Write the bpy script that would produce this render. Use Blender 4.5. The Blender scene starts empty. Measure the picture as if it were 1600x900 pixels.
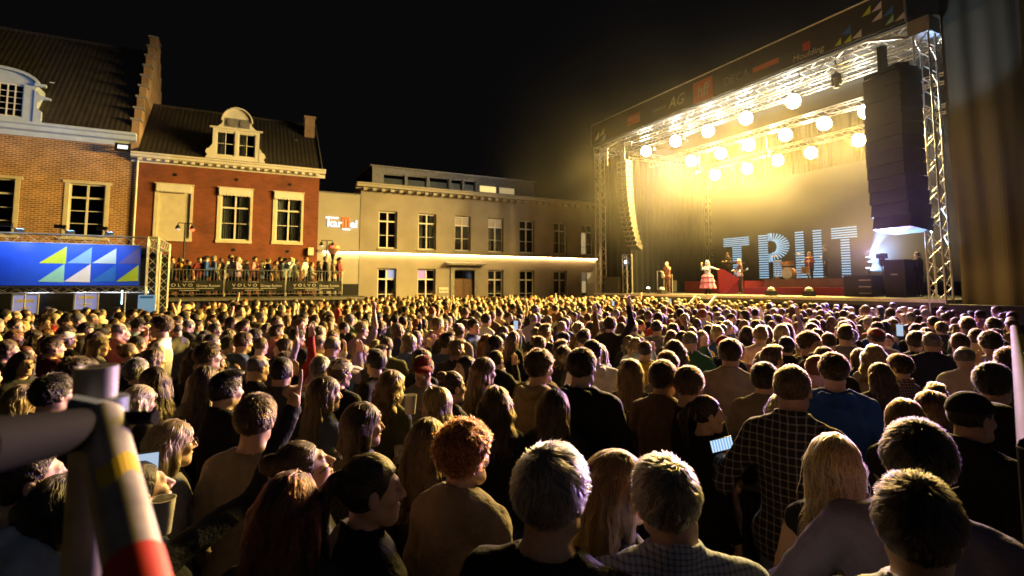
import bpy, bmesh, math, random
import numpy as np
from mathutils import Vector, Matrix

# ------------------------------------------------------------------ camera, world, exposure
sc = bpy.context.scene
FPX = 820.0; TILT = math.atan(.082); CAM_H = 2.35; YAW = math.radians(27.3)
cam = bpy.data.cameras.new('camera'); cam_o = bpy.data.objects.new('camera', cam); sc.collection.objects.link(cam_o)
cam.sensor_width = 36.0; cam.lens = FPX/1600*36; cam.shift_y = -(450-(447-FPX*.082))/1600
cam.clip_start = .05; cam.clip_end = 400
cam_o.location = (0,0,CAM_H); cam_o.rotation_euler = (math.pi/2+TILT, 0, -YAW)
cam.dof.use_dof = True; cam.dof.focus_distance = 3.2; cam.dof.aperture_fstop = 3.2
sc.camera = cam_o
world = bpy.data.worlds.new('World'); sc.world = world; world.use_nodes = True
_wn = world.node_tree.nodes; _wl = world.node_tree.links
_sky = _wn.new('ShaderNodeTexSky'); _sky.sky_type = 'NISHITA'; _sky.sun_disc = False; _sky.sun_elevation = math.radians(-4); _sky.sun_rotation = math.radians(200)
_bg = _wn['Background']; _bg.inputs['Strength'].default_value = 1.0
_add = _wn.new('ShaderNodeMix'); _add.data_type = 'RGBA'; _add.blend_type = 'MIX'; _add.inputs['Factor'].default_value = .004     # night: almost nothing of the twilight sky
_add.inputs['A'].default_value = (.0026,.0024,.0026,1); _wl.new(_sky.outputs['Color'], _add.inputs['B']); _wl.new(_add.outputs['Result'], _bg.inputs['Color'])
fill_sun = bpy.data.lights.new('added_fill_light', 'SUN'); fill_sun.energy = .042; fill_sun.angle = math.radians(25); fill_sun.color = (.80,.84,1.0)  # added fill lamp, stands in for light from behind the camera
fill_sun_o = bpy.data.objects.new('added_fill_light', fill_sun); sc.collection.objects.link(fill_sun_o); fill_sun_o.rotation_euler = Vector((-.35,.75,-.62)).to_track_quat('-Z','Y').to_euler()
sc.view_settings.view_transform = 'Standard'; sc.view_settings.look = 'None'; sc.view_settings.gamma = 1.0; sc.view_settings.exposure = 0.0
cy = sc.cycles
cy.use_denoising = True; cy.max_bounces = 6; cy.diffuse_bounces = 2; cy.glossy_bounces = 3; cy.transmission_bounces = 4; cy.transparent_max_bounces = 12; cy.volume_bounces = 0
cy.use_light_tree = True; cy.sample_clamp_indirect = 4.0; cy.caustics_reflective = False; cy.caustics_refractive = False
cy.volume_step_rate = 1.0; cy.volume_max_steps = 64

# pixel measurements of the photograph (1600 x 900) turned into places on real planes of the square
_Fh = np.array([math.sin(YAW), math.cos(YAW), 0]); _R = np.array([math.cos(YAW), -math.sin(YAW), 0]); _Z = np.array([0,0,1.0])
_F = math.cos(TILT)*_Fh+math.sin(TILT)*_Z; _U = -math.sin(TILT)*_Fh+math.cos(TILT)*_Z; _C = np.array([0,0,CAM_H])
def _ray(x, y): return _F+(x-800)/FPX*_R+(447-FPX*.082-y)/FPX*_U
def hx(x, y, X): d = _ray(x, y); return Vector(_C+d*(X/d[0]))
def hy(x, y, Y): d = _ray(x, y); return Vector(_C+d*(Y/d[1]))
def hz(x, y, z): d = _ray(x, y); return Vector(_C+d*((z-CAM_H)/d[2]))
def proj(P):
    v = np.array(P, float)-_C; w = v@_F; return 800+FPX*(v@_R)/w, 447-FPX*.082-FPX*(v@_U)/w, w
# strengths of the lamps that the place has
LAMP_W = 12500; BEAM_W = 20000; COOL_W = 30000; KEY_W = 3000; SMOKE_D = .0046
# ------------------------------------------------------------------ helpers: meshes and materials
COL = bpy.context.scene.collection
def V(*a): return Vector(a)
def link(o, parent=None):
    COL.objects.link(o)
    if parent is not None: o.parent = parent
    return o
def tag(o, label=None, cat=None, group=None, kind=None):
    if label: o['label'] = label
    if cat: o['category'] = cat
    if group: o['group'] = group
    if kind: o['kind'] = kind
    return o
def empty(name, loc=(0,0,0), rz=0.0):
    o = bpy.data.objects.new(name, None); COL.objects.link(o)
    o.location = loc; o.rotation_euler = (0,0,rz); o.empty_display_size = .2
    return o
def copy_tree(o, parent=None):
    c = o.copy(); COL.objects.link(c); c.parent = parent
    for ch in o.children: copy_tree(ch, c)
    return c
class MB:
    """collects boxes, bars, tubes and polygons and links them as one mesh object"""
    def __init__(s): s.v = []; s.f = []; s.m = []
    def poly(s, pts, mi=0):
        n = len(s.v); s.v += [tuple(p) for p in pts]; s.f.append(tuple(range(n, n+len(pts)))); s.m.append(mi); return s
    def box(s, x0, x1, y0, y1, z0, z1, mi=0):
        n = len(s.v)
        s.v += [(x,y,z) for z in (z0,z1) for y in (y0,y1) for x in (x0,x1)]
        for q in ((0,2,3,1),(4,5,7,6),(0,1,5,4),(2,6,7,3),(0,4,6,2),(1,3,7,5)):
            s.f.append(tuple(n+i for i in q)); s.m.append(mi)
        return s
    def _frame(s, a, b):
        a = Vector(a); b = Vector(b); d = (b-a).normalized()
        up = V(0,0,1) if abs(d.z) < .95 else V(1,0,0)
        x = d.cross(up).normalized(); y = x.cross(d).normalized()
        return a, b, x, y
    def bar(s, a, b, w, h=None, mi=0):
        h = h or w; a, b, x, y = s._frame(a, b); n = len(s.v)
        for p in (a, b):
            for sx, sy in ((-1,-1),(1,-1),(1,1),(-1,1)): s.v.append(tuple(p + x*sx*w/2 + y*sy*h/2))
        for q in ((3,2,1,0),(4,5,6,7),(0,1,5,4),(1,2,6,5),(2,3,7,6),(3,0,4,7)):
            s.f.append(tuple(n+i for i in q)); s.m.append(mi)
        return s
    def tube(s, a, b, r, r2=None, n=8, caps=True, mi=0):
        r2 = r if r2 is None else r2; a, b, x, y = s._frame(a, b); k = len(s.v)
        for p, q in ((a, r), (b, r2)):
            for i in range(n):
                t = 2*math.pi*i/n; s.v.append(tuple(p + x*math.cos(t)*q + y*math.sin(t)*q))
        for i in range(n):
            j = (i+1) % n; s.f.append((k+i, k+j, k+n+j, k+n+i)); s.m.append(mi)
        if caps:
            s.f.append(tuple(k+i for i in reversed(range(n)))); s.m.append(mi)
            s.f.append(tuple(k+n+i for i in range(n))); s.m.append(mi)
        return s
    def path(s, pts, r, n=8, mi=0):
        for a, b in zip(pts[:-1], pts[1:]): s.tube(a, b, r, n=n, mi=mi)
        return s
    def lathe(s, prof, c=(0,0,0), n=16, axis='z', mi=0):
        k = len(s.v); m = len(prof)
        for r, h in prof:
            for i in range(n):
                t = 2*math.pi*i/n; a, b = r*math.cos(t), r*math.sin(t)
                p = (a,b,h) if axis == 'z' else ((h,a,b) if axis == 'x' else (a,h,b))
                s.v.append((p[0]+c[0], p[1]+c[1], p[2]+c[2]))
        for q in range(m-1):
            for i in range(n):
                j = (i+1) % n; s.f.append((k+q*n+i, k+q*n+j, k+(q+1)*n+j, k+(q+1)*n+i)); s.m.append(mi)
        s.f.append(tuple(k+i for i in reversed(range(n)))); s.m.append(mi)
        s.f.append(tuple(k+(m-1)*n+i for i in range(n))); s.m.append(mi)
        return s
    def prism(s, pts, axis, a, b, mi=0):
        """polygon pts (2d) extruded along axis from a to b"""
        def P(p, h): return {'x': (h,p[0],p[1]), 'y': (p[0],h,p[1]), 'z': (p[0],p[1],h)}[axis]
        k = len(s.v); n = len(pts)
        s.v += [P(p,a) for p in pts] + [P(p,b) for p in pts]
        s.f.append(tuple(k+i for i in range(n))); s.m.append(mi)
        s.f.append(tuple(k+n+i for i in reversed(range(n)))); s.m.append(mi)
        for i in range(n):
            j = (i+1) % n; s.f.append((k+i, k+n+i, k+n+j, k+j)); s.m.append(mi)
        return s
    def truss(s, a, b, size=.29, r=.024, step=None, up=(0,0,1), rb=.011, n=6):
        """square box truss: four chords with zig-zag lacing"""
        a = Vector(a); b = Vector(b); d = b-a; L = d.length; d.normalize()
        u = Vector(up); x = d.cross(u).normalized(); y = x.cross(d).normalized()
        h = size/2; c = [x*h*i + y*h*j for i, j in ((-1,-1),(1,-1),(1,1),(-1,1))]
        for q in c: s.tube(a+q, b+q, r, n=n)
        st = step or size*1.1; m = max(1, round(L/st)); st = L/m
        for i in range(m):
            p0 = a + d*st*i; p1 = a + d*st*(i+1)
            for k in range(4):
                q0, q1 = c[k], c[(k+1) % 4]
                if i % 2: q0, q1 = q1, q0
                s.tube(p0+q0, p1+q1, rb, n=4, caps=False)
        for p in (a, b):
            for k in range(4): s.tube(p+c[k], p+c[(k+1) % 4], rb, n=4, caps=False)
        return s
    def build(s, name, mats, parent=None, smooth=False, loc=None):
        me = bpy.data.meshes.new(name); me.from_pydata(s.v, [], s.f)
        if not isinstance(mats, (list, tuple)): mats = [mats]
        for m in mats: me.materials.append(m)
        if len(mats) > 1: me.polygons.foreach_set('material_index', s.m)
        bm = bmesh.new(); bm.from_mesh(me); bmesh.ops.recalc_face_normals(bm, faces=bm.faces); bm.to_mesh(me); bm.free()
        if smooth:
            me.polygons.foreach_set('use_smooth', [True]*len(me.polygons))
            try: me.set_sharp_from_angle(angle=math.radians(40))
            except Exception: pass
        me.update()
        o = bpy.data.objects.new(name, me); link(o, parent)
        if loc is not None: o.location = loc
        return o

def _nodes(name):
    m = bpy.data.materials.new(name); m.use_nodes = True
    nt = m.node_tree; return m, nt, nt.nodes, nt.links, nt.nodes['Principled BSDF']
def mat(name, col, rough=.6, metal=0.0, var=.12, scale=4.0, bump=0.0, bscale=40.0, objcol=False, spec=.5, coat=0.0):
    """plain procedural surface: base colour with a little blotchy variation, roughness variation and optional bump"""
    m, nt, N, L, B = _nodes(name)
    tc = N.new('ShaderNodeTexCoord'); no = N.new('ShaderNodeTexNoise'); no.inputs['Scale'].default_value = scale; no.inputs['Detail'].default_value = 5
    L.new(tc.outputs['Object'], no.inputs['Vector'])
    mr = N.new('ShaderNodeMapRange'); mr.inputs['From Min'].default_value = .3; mr.inputs['From Max'].default_value = .7
    mr.inputs['To Min'].default_value = 1-var; mr.inputs['To Max'].default_value = 1+var
    L.new(no.outputs['Fac'], mr.inputs['Value'])
    mx = N.new('ShaderNodeMix'); mx.data_type = 'RGBA'; mx.blend_type = 'MULTIPLY'; mx.inputs['Factor'].default_value = 1
    if objcol:
        oi = N.new('ShaderNodeObjectInfo'); L.new(oi.outputs['Color'], mx.inputs['A'])
    else: mx.inputs['A'].default_value = (*col, 1)
    cc = N.new('ShaderNodeCombineColor')
    for k in ('Red','Green','Blue'): L.new(mr.outputs['Result'], cc.inputs[k])
    L.new(cc.outputs['Color'], mx.inputs['B']); L.new(mx.outputs['Result'], B.inputs['Base Color'])
    r2 = N.new('ShaderNodeMapRange'); r2.inputs['To Min'].default_value = max(.03, rough-.1); r2.inputs['To Max'].default_value = min(1, rough+.1)
    L.new(no.outputs['Fac'], r2.inputs['Value']); L.new(r2.outputs['Result'], B.inputs['Roughness'])
    B.inputs['Metallic'].default_value = metal; B.inputs['Specular IOR Level'].default_value = spec
    if coat: B.inputs['Coat Weight'].default_value = coat
    if bump:
        n2 = N.new('ShaderNodeTexNoise'); n2.inputs['Scale'].default_value = bscale; n2.inputs['Detail'].default_value = 4
        L.new(tc.outputs['Object'], n2.inputs['Vector'])
        bp = N.new('ShaderNodeBump'); bp.inputs['Strength'].default_value = bump; bp.inputs['Distance'].default_value = .02
        L.new(n2.outputs['Fac'], bp.inputs['Height']); L.new(bp.outputs['Normal'], B.inputs['Normal'])
    return m
def emit(name, col, strength):
    m, nt, N, L, B = _nodes(name)
    B.inputs['Base Color'].default_value = (*[c*.3 for c in col], 1)
    B.inputs['Emission Color'].default_value = (*col, 1); B.inputs['Emission Strength'].default_value = strength
    return m
def text_obj(body, size, name, material, parent, loc, rot, ext=.004, align='CENTER', shear=0.0, space=1.0, width=None):
    cu = bpy.data.curves.new(name, 'FONT'); cu.body = body; cu.size = size; cu.extrude = ext; cu.align_x = align
    cu.shear = shear; cu.space_character = space; cu.resolution_u = 3
    cu.materials.append(material)
    tmp = bpy.data.objects.new(name, cu); COL.objects.link(tmp)
    me = bpy.data.meshes.new_from_object(tmp); bpy.data.objects.remove(tmp); bpy.data.curves.remove(cu)
    o = bpy.data.objects.new(name, me); link(o, parent); o.location = loc; o.rotation_euler = rot
    if width: o.scale.x = width
    return o
def spot(name, loc, target, power, col, size, blend=.5, radius=.15, parent=None):
    l = bpy.data.lights.new(name, 'SPOT'); l.energy = power; l.color = col; l.spot_size = math.radians(size); l.spot_blend = blend
    l.shadow_soft_size = radius
    o = bpy.data.objects.new(name, l); link(o)
    d = Vector(target) - Vector(loc); o.location = loc; o.rotation_euler = d.to_track_quat('-Z','Y').to_euler()
    return o
# ------------------------------------------------------------------ people: bodies grown from smooth distance fields
f32 = np.float32
def smin(a, b, k):
    h = np.clip(.5+.5*(b-a)/k, 0, 1); return b+(a-b)*h - k*h*(1-h)
def smax(a, b, k): return -smin(-a, -b, k)
def ell(P, c, r):
    p = (P-np.array(c, f32))/np.array(r, f32); k0 = np.sqrt((p*p).sum(-1)); q = p/np.array(r, f32); k1 = np.sqrt((q*q).sum(-1))
    return k0*(k0-1)/np.maximum(k1, 1e-5)
def cone(P, a, b, ra, rb):
    a = np.array(a, f32); b = np.array(b, f32); ba = b-a; pa = P-a
    t = np.clip((pa@ba)/max(float(ba@ba), 1e-9), 0, 1); q = pa-t[..., None]*ba
    return np.sqrt((q*q).sum(-1)) - (ra+(rb-ra)*t)
def wob(P, s, seed=0.0):
    x, y, z = P[..., 0]*s+seed, P[..., 1]*s+seed*1.7, P[..., 2]*s-seed
    return (np.sin(x*1.0+1.3*np.sin(y*.9+z*.4))*np.cos(z*.8+1.1*np.sin(x*.7)) + .5*np.sin(y*2.1+z*1.9+np.sin(x*2.3)))/1.5
def surf(fn, lo, hi, h):
    """naive surface nets on a regular grid -> verts, quads"""
    lo = np.array(lo, float); hi = np.array(hi, float); n = np.maximum(2, np.ceil((hi-lo)/h).astype(int)+1)
    ax = [(lo[i]+h*np.arange(n[i])).astype(f32) for i in range(3)]
    P = np.stack(np.meshgrid(*ax, indexing='ij'), -1)
    D = fn(P.reshape(-1, 3)).reshape(n).astype(f32); S = D < 0
    c = [(i, j, k) for i in (0,1) for j in (0,1) for k in (0,1)]
    def sh(A, o): return A[o[0]:n[0]-1+o[0], o[1]:n[1]-1+o[1], o[2]:n[2]-1+o[2]]
    cnt = sum(sh(S, o).astype(np.int8) for o in c); act = (cnt > 0) & (cnt < 8)
    if not act.any(): return np.zeros((0,3)), np.zeros((0,4), int)
    idx = -np.ones(act.shape, int); I = np.argwhere(act); idx[act] = np.arange(len(I))
    acc = np.zeros((len(I), 3)); w = np.zeros(len(I))
    dc = {o: sh(D, o)[act] for o in c}
    for a in c:
        for ax_ in range(3):
            if a[ax_]: continue
            b = list(a); b[ax_] = 1; b = tuple(b); da, db = dc[a], dc[b]; cr = (da < 0) != (db < 0)
            t = np.where(cr, da/np.where(cr, da-db, 1), 0); p = np.tile(np.array(a, float), (len(I), 1)); p[:, ax_] += t
            acc += p*cr[:, None]; w += cr
    vv = lo + h*(I + acc/w[:, None])
    Q = []
    for a in range(3):
        b, d = (a+1) % 3, (a+2) % 3
        sl = [slice(None)]*3; s2 = [slice(None)]*3; sl[a] = slice(0, n[a]-1); s2[a] = slice(1, n[a])
        for q in (b, d): sl[q] = s2[q] = slice(1, n[q]-1)
        A, Bs = S[tuple(sl)], S[tuple(s2)]; E = np.argwhere(A != Bs)
        if len(E) == 0: continue
        fl = A[tuple(E.T)]; E = E.copy(); E[:, b] += 1; E[:, d] += 1
        def g(ob, od):
            F = E.copy(); F[:, b] -= ob; F[:, d] -= od; return idx[tuple(F.T)]
        q = np.stack([g(1,1), g(0,1), g(0,0), g(1,0)], -1); q[~fl] = q[~fl][:, ::-1]; Q.append(q)
    return vv, np.concatenate(Q)
def mesh_np(name, v, q, material, attr=None, smooth=True):
    me = bpy.data.meshes.new(name); me.vertices.add(len(v)); me.vertices.foreach_set('co', np.asarray(v, f32).ravel())
    me.loops.add(len(q)*4); me.loops.foreach_set('vertex_index', np.asarray(q, np.int32).ravel())
    me.polygons.add(len(q)); me.polygons.foreach_set('loop_start', np.arange(0, len(q)*4, 4, dtype=np.int32))
    if attr is not None:
        a = me.attributes.new('tint', 'FLOAT_COLOR', 'POINT'); a.data.foreach_set('color', np.asarray(attr, f32).ravel())
    me.update(calc_edges=True)
    if smooth: me.polygons.foreach_set('use_smooth', np.ones(len(q), bool))
    if material: me.materials.append(material)
    return me
def cat(parts):
    vs, qs, k = [], [], 0
    for v, q in parts:
        vs.append(v); qs.append(q+k); k += len(v)
    return np.concatenate(vs), np.concatenate(qs)
def rotm(yaw, pitch, roll=0.0):
    cy, sy = math.cos(yaw), math.sin(yaw); cp, sp = math.cos(pitch), math.sin(pitch); cr, sr = math.cos(roll), math.sin(roll)
    Rz = np.array([[cy,-sy,0],[sy,cy,0],[0,0,1]]); Rx = np.array([[1,0,0],[0,cp,-sp],[0,sp,cp]]); Ry = np.array([[cr,0,sr],[0,1,0],[-sr,0,cr]])
    return (Rz@Rx@Ry).astype(f32)

# arm poses: elbow, wrist and finger direction for a right arm (mirrored for the left), in metres on a 1.75 m figure facing +y
ARMS = {
 'down':  ((.25,-.03,1.14), (.255,.07,.90), (0,.1,-1)),
 'cup':   ((.245,.0,1.15), (.16,.24,1.20), (-.25,.9,.25)),
 'fold':  ((.26,.05,1.14), (.02,.20,1.13), (-1,.1,.05)),
 'phone': ((.25,.16,1.28), (.15,.30,1.52), (0,.15,1)),
 'up':    ((.28,.10,1.66), (.22,.16,1.92), (-.05,.05,1)),
 'high':  ((.24,.05,1.69), (.19,.06,1.96), (0,.05,1)),
 'shoulder': ((.33,.04,1.13), (.46,.20,1.00), (.5,.6,-.4)),
 'hip':   ((.30,-.10,1.16), (.20,.02,1.02), (-.6,.5,-.4)),
}
class Figure:
    """distance fields of one posed figure (1.75 m, facing +y, feet at the origin)"""
    def __init__(s, fem=False, yaw=0, pitch=0, roll=0, armR='down', armL='down', wide=1.0, seed=0, hand='relaxed'):
        s.fem = fem; s.seed = seed; s.wide = wide; s.hand = hand
        s.sw = (.150 if fem else .172)*wide
        s.R = rotm(yaw, pitch, roll); s.Ry = rotm(yaw, 0); s.piv = np.array((0,-.012,1.53), f32); s.hc = np.array((0,.016,1.626), f32)
        s.arms = []
        for side, nm in ((1, armR), (-1, armL)):
            e, w, d = nm if isinstance(nm, tuple) else ARMS[nm]
            k = s.sw/.172
            e = np.array((side*e[0]*k, e[1], e[2])); w = np.array((side*w[0]*k, w[1], w[2])); d = np.array((side*d[0], d[1], d[2]), float); d /= np.linalg.norm(d)
            s.arms.append((np.array((side*s.sw, -.005, 1.395)), e, w, d, side, nm))
    def loc(s, P): return (P-s.piv)@s.R + (s.piv-s.hc)
    def locy(s, P): return (P-s.piv)@s.Ry + (s.piv-s.hc)
    def head(s, P, face=True):
        p = s.loc(P).copy(); m = p.copy(); m[..., 0] = np.abs(m[..., 0]); g = .94 if s.fem else 1.0
        d = ell(p, (0,-.016,.030), (.0755,.094,.087))
        d = smin(d, ell(p, (0,.026,-.030), (.058*g,.062,.082)), .035)
        d = smin(d, ell(p, (0,.060,-.088), (.030*g,.028,.026)), .03)
        d = smin(d, cone(m, (.048*g,.0,-.062), (.022,.060,-.092), .018*g, .016), .03)
        if face:
            d = smin(d, ell(m, (.040,.058,-.022), (.022,.024,.022)), .02)
            d = smin(d, cone(m, (.0,.081,.030), (.034,.072,.028), .011, .011), .014)
            d = smax(d, -ell(m, (.030,.099,.008), (.019,.020,.013)), .010)
            d = smin(d, ell(m, (.030,.071,.007), (.013,.013,.011)), .004)
            d = smin(d, cone(p, (0,.086,.018), (0,.112,-.026), .007, .0115), .010)
            d = smin(d, ell(m, (.0125,.095,-.031), (.009,.010,.008)), .007)
            d = smin(d, ell(p, (0,.086,-.055), (.023,.0135,.0075)), .006)
            d = smin(d, ell(p, (0,.083,-.070), (.019,.0135,.0085)), .006)
            d = smax(d, -ell(p, (0,.101,-.0625), (.024,.010,.0016)), .003)
            d = smin(d, smax(ell(m, (.079,-.008,-.004), (.010,.019,.032)), -ell(m, (.091,-.003,-.002), (.009,.012,.020)), .004), .006)
        return d
    def neck(s, P):
        t = s.hc + (s.R@np.array((0,-.022,-.06), f32)) - 0
        r = .050 if s.fem else .060
        return cone(P, (0,-.022,1.42), t, r*1.08, r)
    def arm(s, P, pad=0.0, fore=True, cut=1.0, upper=1.0):
        d = None; k = (.88 if s.fem else 1.0)*(.6+.4*s.wide)
        for sh, e, w, dr, side, nm in s.arms:
            el = sh+(e-sh)*upper
            a = cone(P, sh, el, .052*k+pad, .041*k+pad)
            if fore:
                w2 = e+(w-e)*cut; a = smin(a, cone(P, e, w2, .041*k+pad, .029*k+pad), .02)
            d = a if d is None else np.minimum(d, a)
        return d
    def torso(s, P, pad=0.0):
        k = s.sw/.172; f = s.fem
        d = ell(P, (0,-.005,1.27), (.155*k+pad,.108+pad,.20+pad))
        d = smin(d, ell(P, (0,.006,1.08), ((.118 if f else .142)*s.wide+pad,(.092 if f else .105)*s.wide+pad,.17+pad)), .06)
        d = smin(d, ell(P, (0,-.004,.93), (.158*s.wide+pad,.115+pad,.125+pad)), .06)
        if f:
            m = P.copy(); m[..., 0] = np.abs(m[..., 0]); d = smin(d, ell(m, (.07,.085,1.27), (.055+pad,.045+pad,.055+pad)), .03)
        m = P.copy(); m[..., 0] = np.abs(m[..., 0])
        d = smin(d, cone(m, (0,-.012,1.425), (s.sw-.015,-.005,1.392), .060+pad, .047+pad), .04)
        d = smin(d, cone(m, (.012,-.024,1.485), (s.sw*.78,-.012,1.425), .044+pad*.6, .037+pad*.8), .035)
        return d
    def legs(s, P, pad=0.0):
        m = P.copy(); m[..., 0] = np.abs(m[..., 0])
        d = cone(m, (.088,0,.92), (.10,.015,.50), .088+pad, .058+pad)
        return smin(d, cone(m, (.10,.015,.50), (.105,-.02,.08), .056+pad, .042+pad), .03)
    def skin(s, P):
        d = smin(s.head(P), s.neck(P), .022)
        t = smin(s.torso(P), s.arm(P), .03)
        return smin(d, t, .03)
    def handf(s, P, i, pose):
        sh, e, w, d, side, nm = s.arms[i]
        d = d.astype(f32); up = np.array((0,1,0), f32) if abs(d[2]) > .7 else np.array((0,0,1), f32)
        sd = np.cross(d, up); sd /= np.linalg.norm(sd); nrm = np.cross(sd, d)
        th = -side if abs(d[2]) > .7 else side*-1
        Q = (P-w.astype(f32)); L = np.stack([Q@sd*th, Q@d, Q@nrm], -1)      # x towards the thumb, y along the fingers, z out of the palm
        o = ell(L, (0,.05,0), (.043,.056,.018)); o = smin(o, cone(L, (0,-.05,0), (0,.02,0), .031, .027), .02)
        for j, x in enumerate((.030,.010,-.011,-.030)):
            ln = (.040,.045,.042,.033)[j]; a = np.array((x,.092-.004*abs(j-1),0)); ang = 0.0
            bend = {'relaxed': (.35,.5,.4), 'point': (0.02,.04,.04) if j == 0 else (1.45,1.5,1.0), 'grip': (.9,.9,.5), 'open': (.08,.1,.08), 'fist': (1.45,1.5,1.0)}[pose]
            spread = x*(1.6 if pose == 'open' else .6)
            for kk in range(3):
                ang += bend[kk]; l2 = ln*(1,.66,.55)[kk]
                b = a + l2*np.array((spread, math.cos(ang), -math.sin(ang))); o = smin(o, cone(L, a, b, .0098-.0012*kk, .0092-.0012*kk), .006); a = b
        ta = np.array((.030,.022,-.004)); tb = ta+np.array((.030,.030,-.012)); tc = tb+np.array((.004,.034,-.008) if pose != 'grip' else (-.01,.028,-.022))
        if pose in ('fist','point'): tb = ta+np.array((.018,.034,-.018)); tc = tb+np.array((-.026,.020,-.014))
        o = smin(o, cone(L, ta, tb, .015, .011), .012); o = smin(o, cone(L, tb, tc, .011, .0085), .006)
        return o
    # ---- hair
    def hair(s, style):
        fem = s.fem; sd = s.seed*1.37
        def cap(p, t, tf=None):
            d = ell(p, (0,-.016,.030), (.0755+t*.85,.094+t,.087+t*1.1)); return d
        def facecut(p, line=.062, side=.018, low=-.5):
            # region of face that must stay free: in front of the ears and below the hair line
            z = p[..., 2]; yb = side + np.clip(z+.025, 0, .2)*.62 + np.clip(z-line+.012, 0, .2)*3.2 - np.clip(-.045-z, 0, .2)*.3
            return yb-p[..., 1] + .004*wob(p, 90, sd)
        def short(P, t=.017, nape=-.088, line=.070):
            p = s.loc(P); d = cap(p, t) + .0022*wob(p, 75, sd) + .003*wob(p, 28, sd)
            taper = np.clip((.02-p[..., 2])/.10, 0, 1); d = d + taper*t*.62
            d = smax(d, -facecut(p, line, .006), .012)
            d = smax(d, nape-p[..., 2]-np.clip(-p[..., 1]-.02, 0, .2)*.35, .012); return d
        def quiff(P):
            p = s.loc(P); d = short(P, .014, -.085, .072)
            q = ell(p, (.01,.035,.112), (.062,.062,.026)) + .004*wob(p, 40, sd); return smin(d, q, .025)
        def crop(P): return short(P, .008, -.078, .076)
        def curly(P):
            p = s.loc(P); return short(P, .028, -.075, .062) + .007*wob(p, 62, sd) + .004*wob(p, 110, sd+2)
        def bald(P):
            p = s.loc(P); d = short(P, .006, -.07, .07); return smax(d, -ell(p, (0,.0,.115), (.075,.085,.062)), .015)
        def curtain(P, lo, w, dpt, y0=-.055, fwd=0.0):
            q = s.locy(P).copy(); z = q[..., 2]; k = np.clip((-z)/max(1e-3, -lo), 0, 1)
            p2 = q.copy(); p2[..., 0] = q[..., 0]/(w*(1+.18*k)); p2[..., 1] = (q[..., 1]-y0+.055*k)/(dpt*(1-.1*k))
            r = np.sqrt(p2[..., 0]**2+p2[..., 1]**2); d = (r-1)*min(w, dpt)*.8
            d = smax(d, lo-z+.02*np.abs(np.sin(q[..., 0]*60+sd)), .02); d = smax(d, z-.04, .03)
            return d + .007*wob(q*np.array((1,1,.16), f32), 55, sd) + .004*wob(q*np.array((1,1,.1), f32), 120, sd)
        def long(P, lo=-.30, w=.098, dpt=.055, t=.016, y0=-.058):
            p = s.loc(P); d = cap(p, t) + .0030*wob(p*np.array((1,.55,.5), f32), 70, sd) + .0018*wob(p*np.array((1,.4,.4), f32), 150, sd)
            d = d + .0075*np.exp(-((p[..., 0]-.012-.01*math.sin(sd))/.0045)**2)*np.clip((p[..., 2]-.03)/.05, 0, 1)*np.clip((p[..., 1]+.06)/.04, 0, 1)
            d = smin(d, curtain(P, lo, w, dpt, y0), .03)
            m = s.locy(P).copy(); m[..., 0] = np.abs(m[..., 0])
            d = smin(d, cone(m, (.068,-.01,.0), (.088,.012,max(lo, -.22)), .024, .020) + .003*wob(m*np.array((1,1,.15), f32), 80, sd), .02)
            return smax(d, -facecut(p, .072, .016), .012)
        def wavy(P):
            q = s.locy(P); return long(P, -.27, .108, .062) + .006*np.sin(q[..., 2]*52+np.sin(q[..., 0]*30+sd)*1.5)*np.clip(.03-q[..., 2], 0, .06)/.06
        def bob(P): return long(P, -.105, .090, .068, .021, -.032)
        def pony(P):
            p = s.loc(P); d = short(P, .010, -.068, .075)
            d = smin(d, ell(p, (0,-.118,.058), (.024,.022,.024)), .012)
            d = smin(d, cone(p, (0,-.128,.052), (0,-.175,-.02), .024, .034), .015); d = smin(d, cone(p, (0,-.175,-.02), (0,-.150,-.20), .034, .012), .02)
            return d + .0025*wob(p*np.array((1,1,.3), f32), 90, sd)
        def bun(P):
            p = s.loc(P); d = short(P, .010, -.068, .075); return smin(d, ell(p, (0,-.098,.098), (.043,.038,.038))+.004*wob(p, 70, sd), .012)
        return {'short': short, 'quiff': quiff, 'crop': crop, 'curly': curly, 'bald': bald, 'long': long, 'wavy': wavy, 'bob': bob, 'pony': pony, 'bun': bun,
                'grey_swept': lambda P: short(P, .020, -.080, .066)}[style]
HAIRDIR = {'short': (.042,.014), 'quiff': (.048,.014), 'crop': (.018,.006), 'curly': (.030,.018), 'bald': (.02,.004), 'long': (.20,.011), 'wavy': (.16,.016),
           'bob': (.12,.012), 'pony': (.12,.005), 'bun': (.07,.005), 'grey_swept': (.060,.016)}

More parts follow.
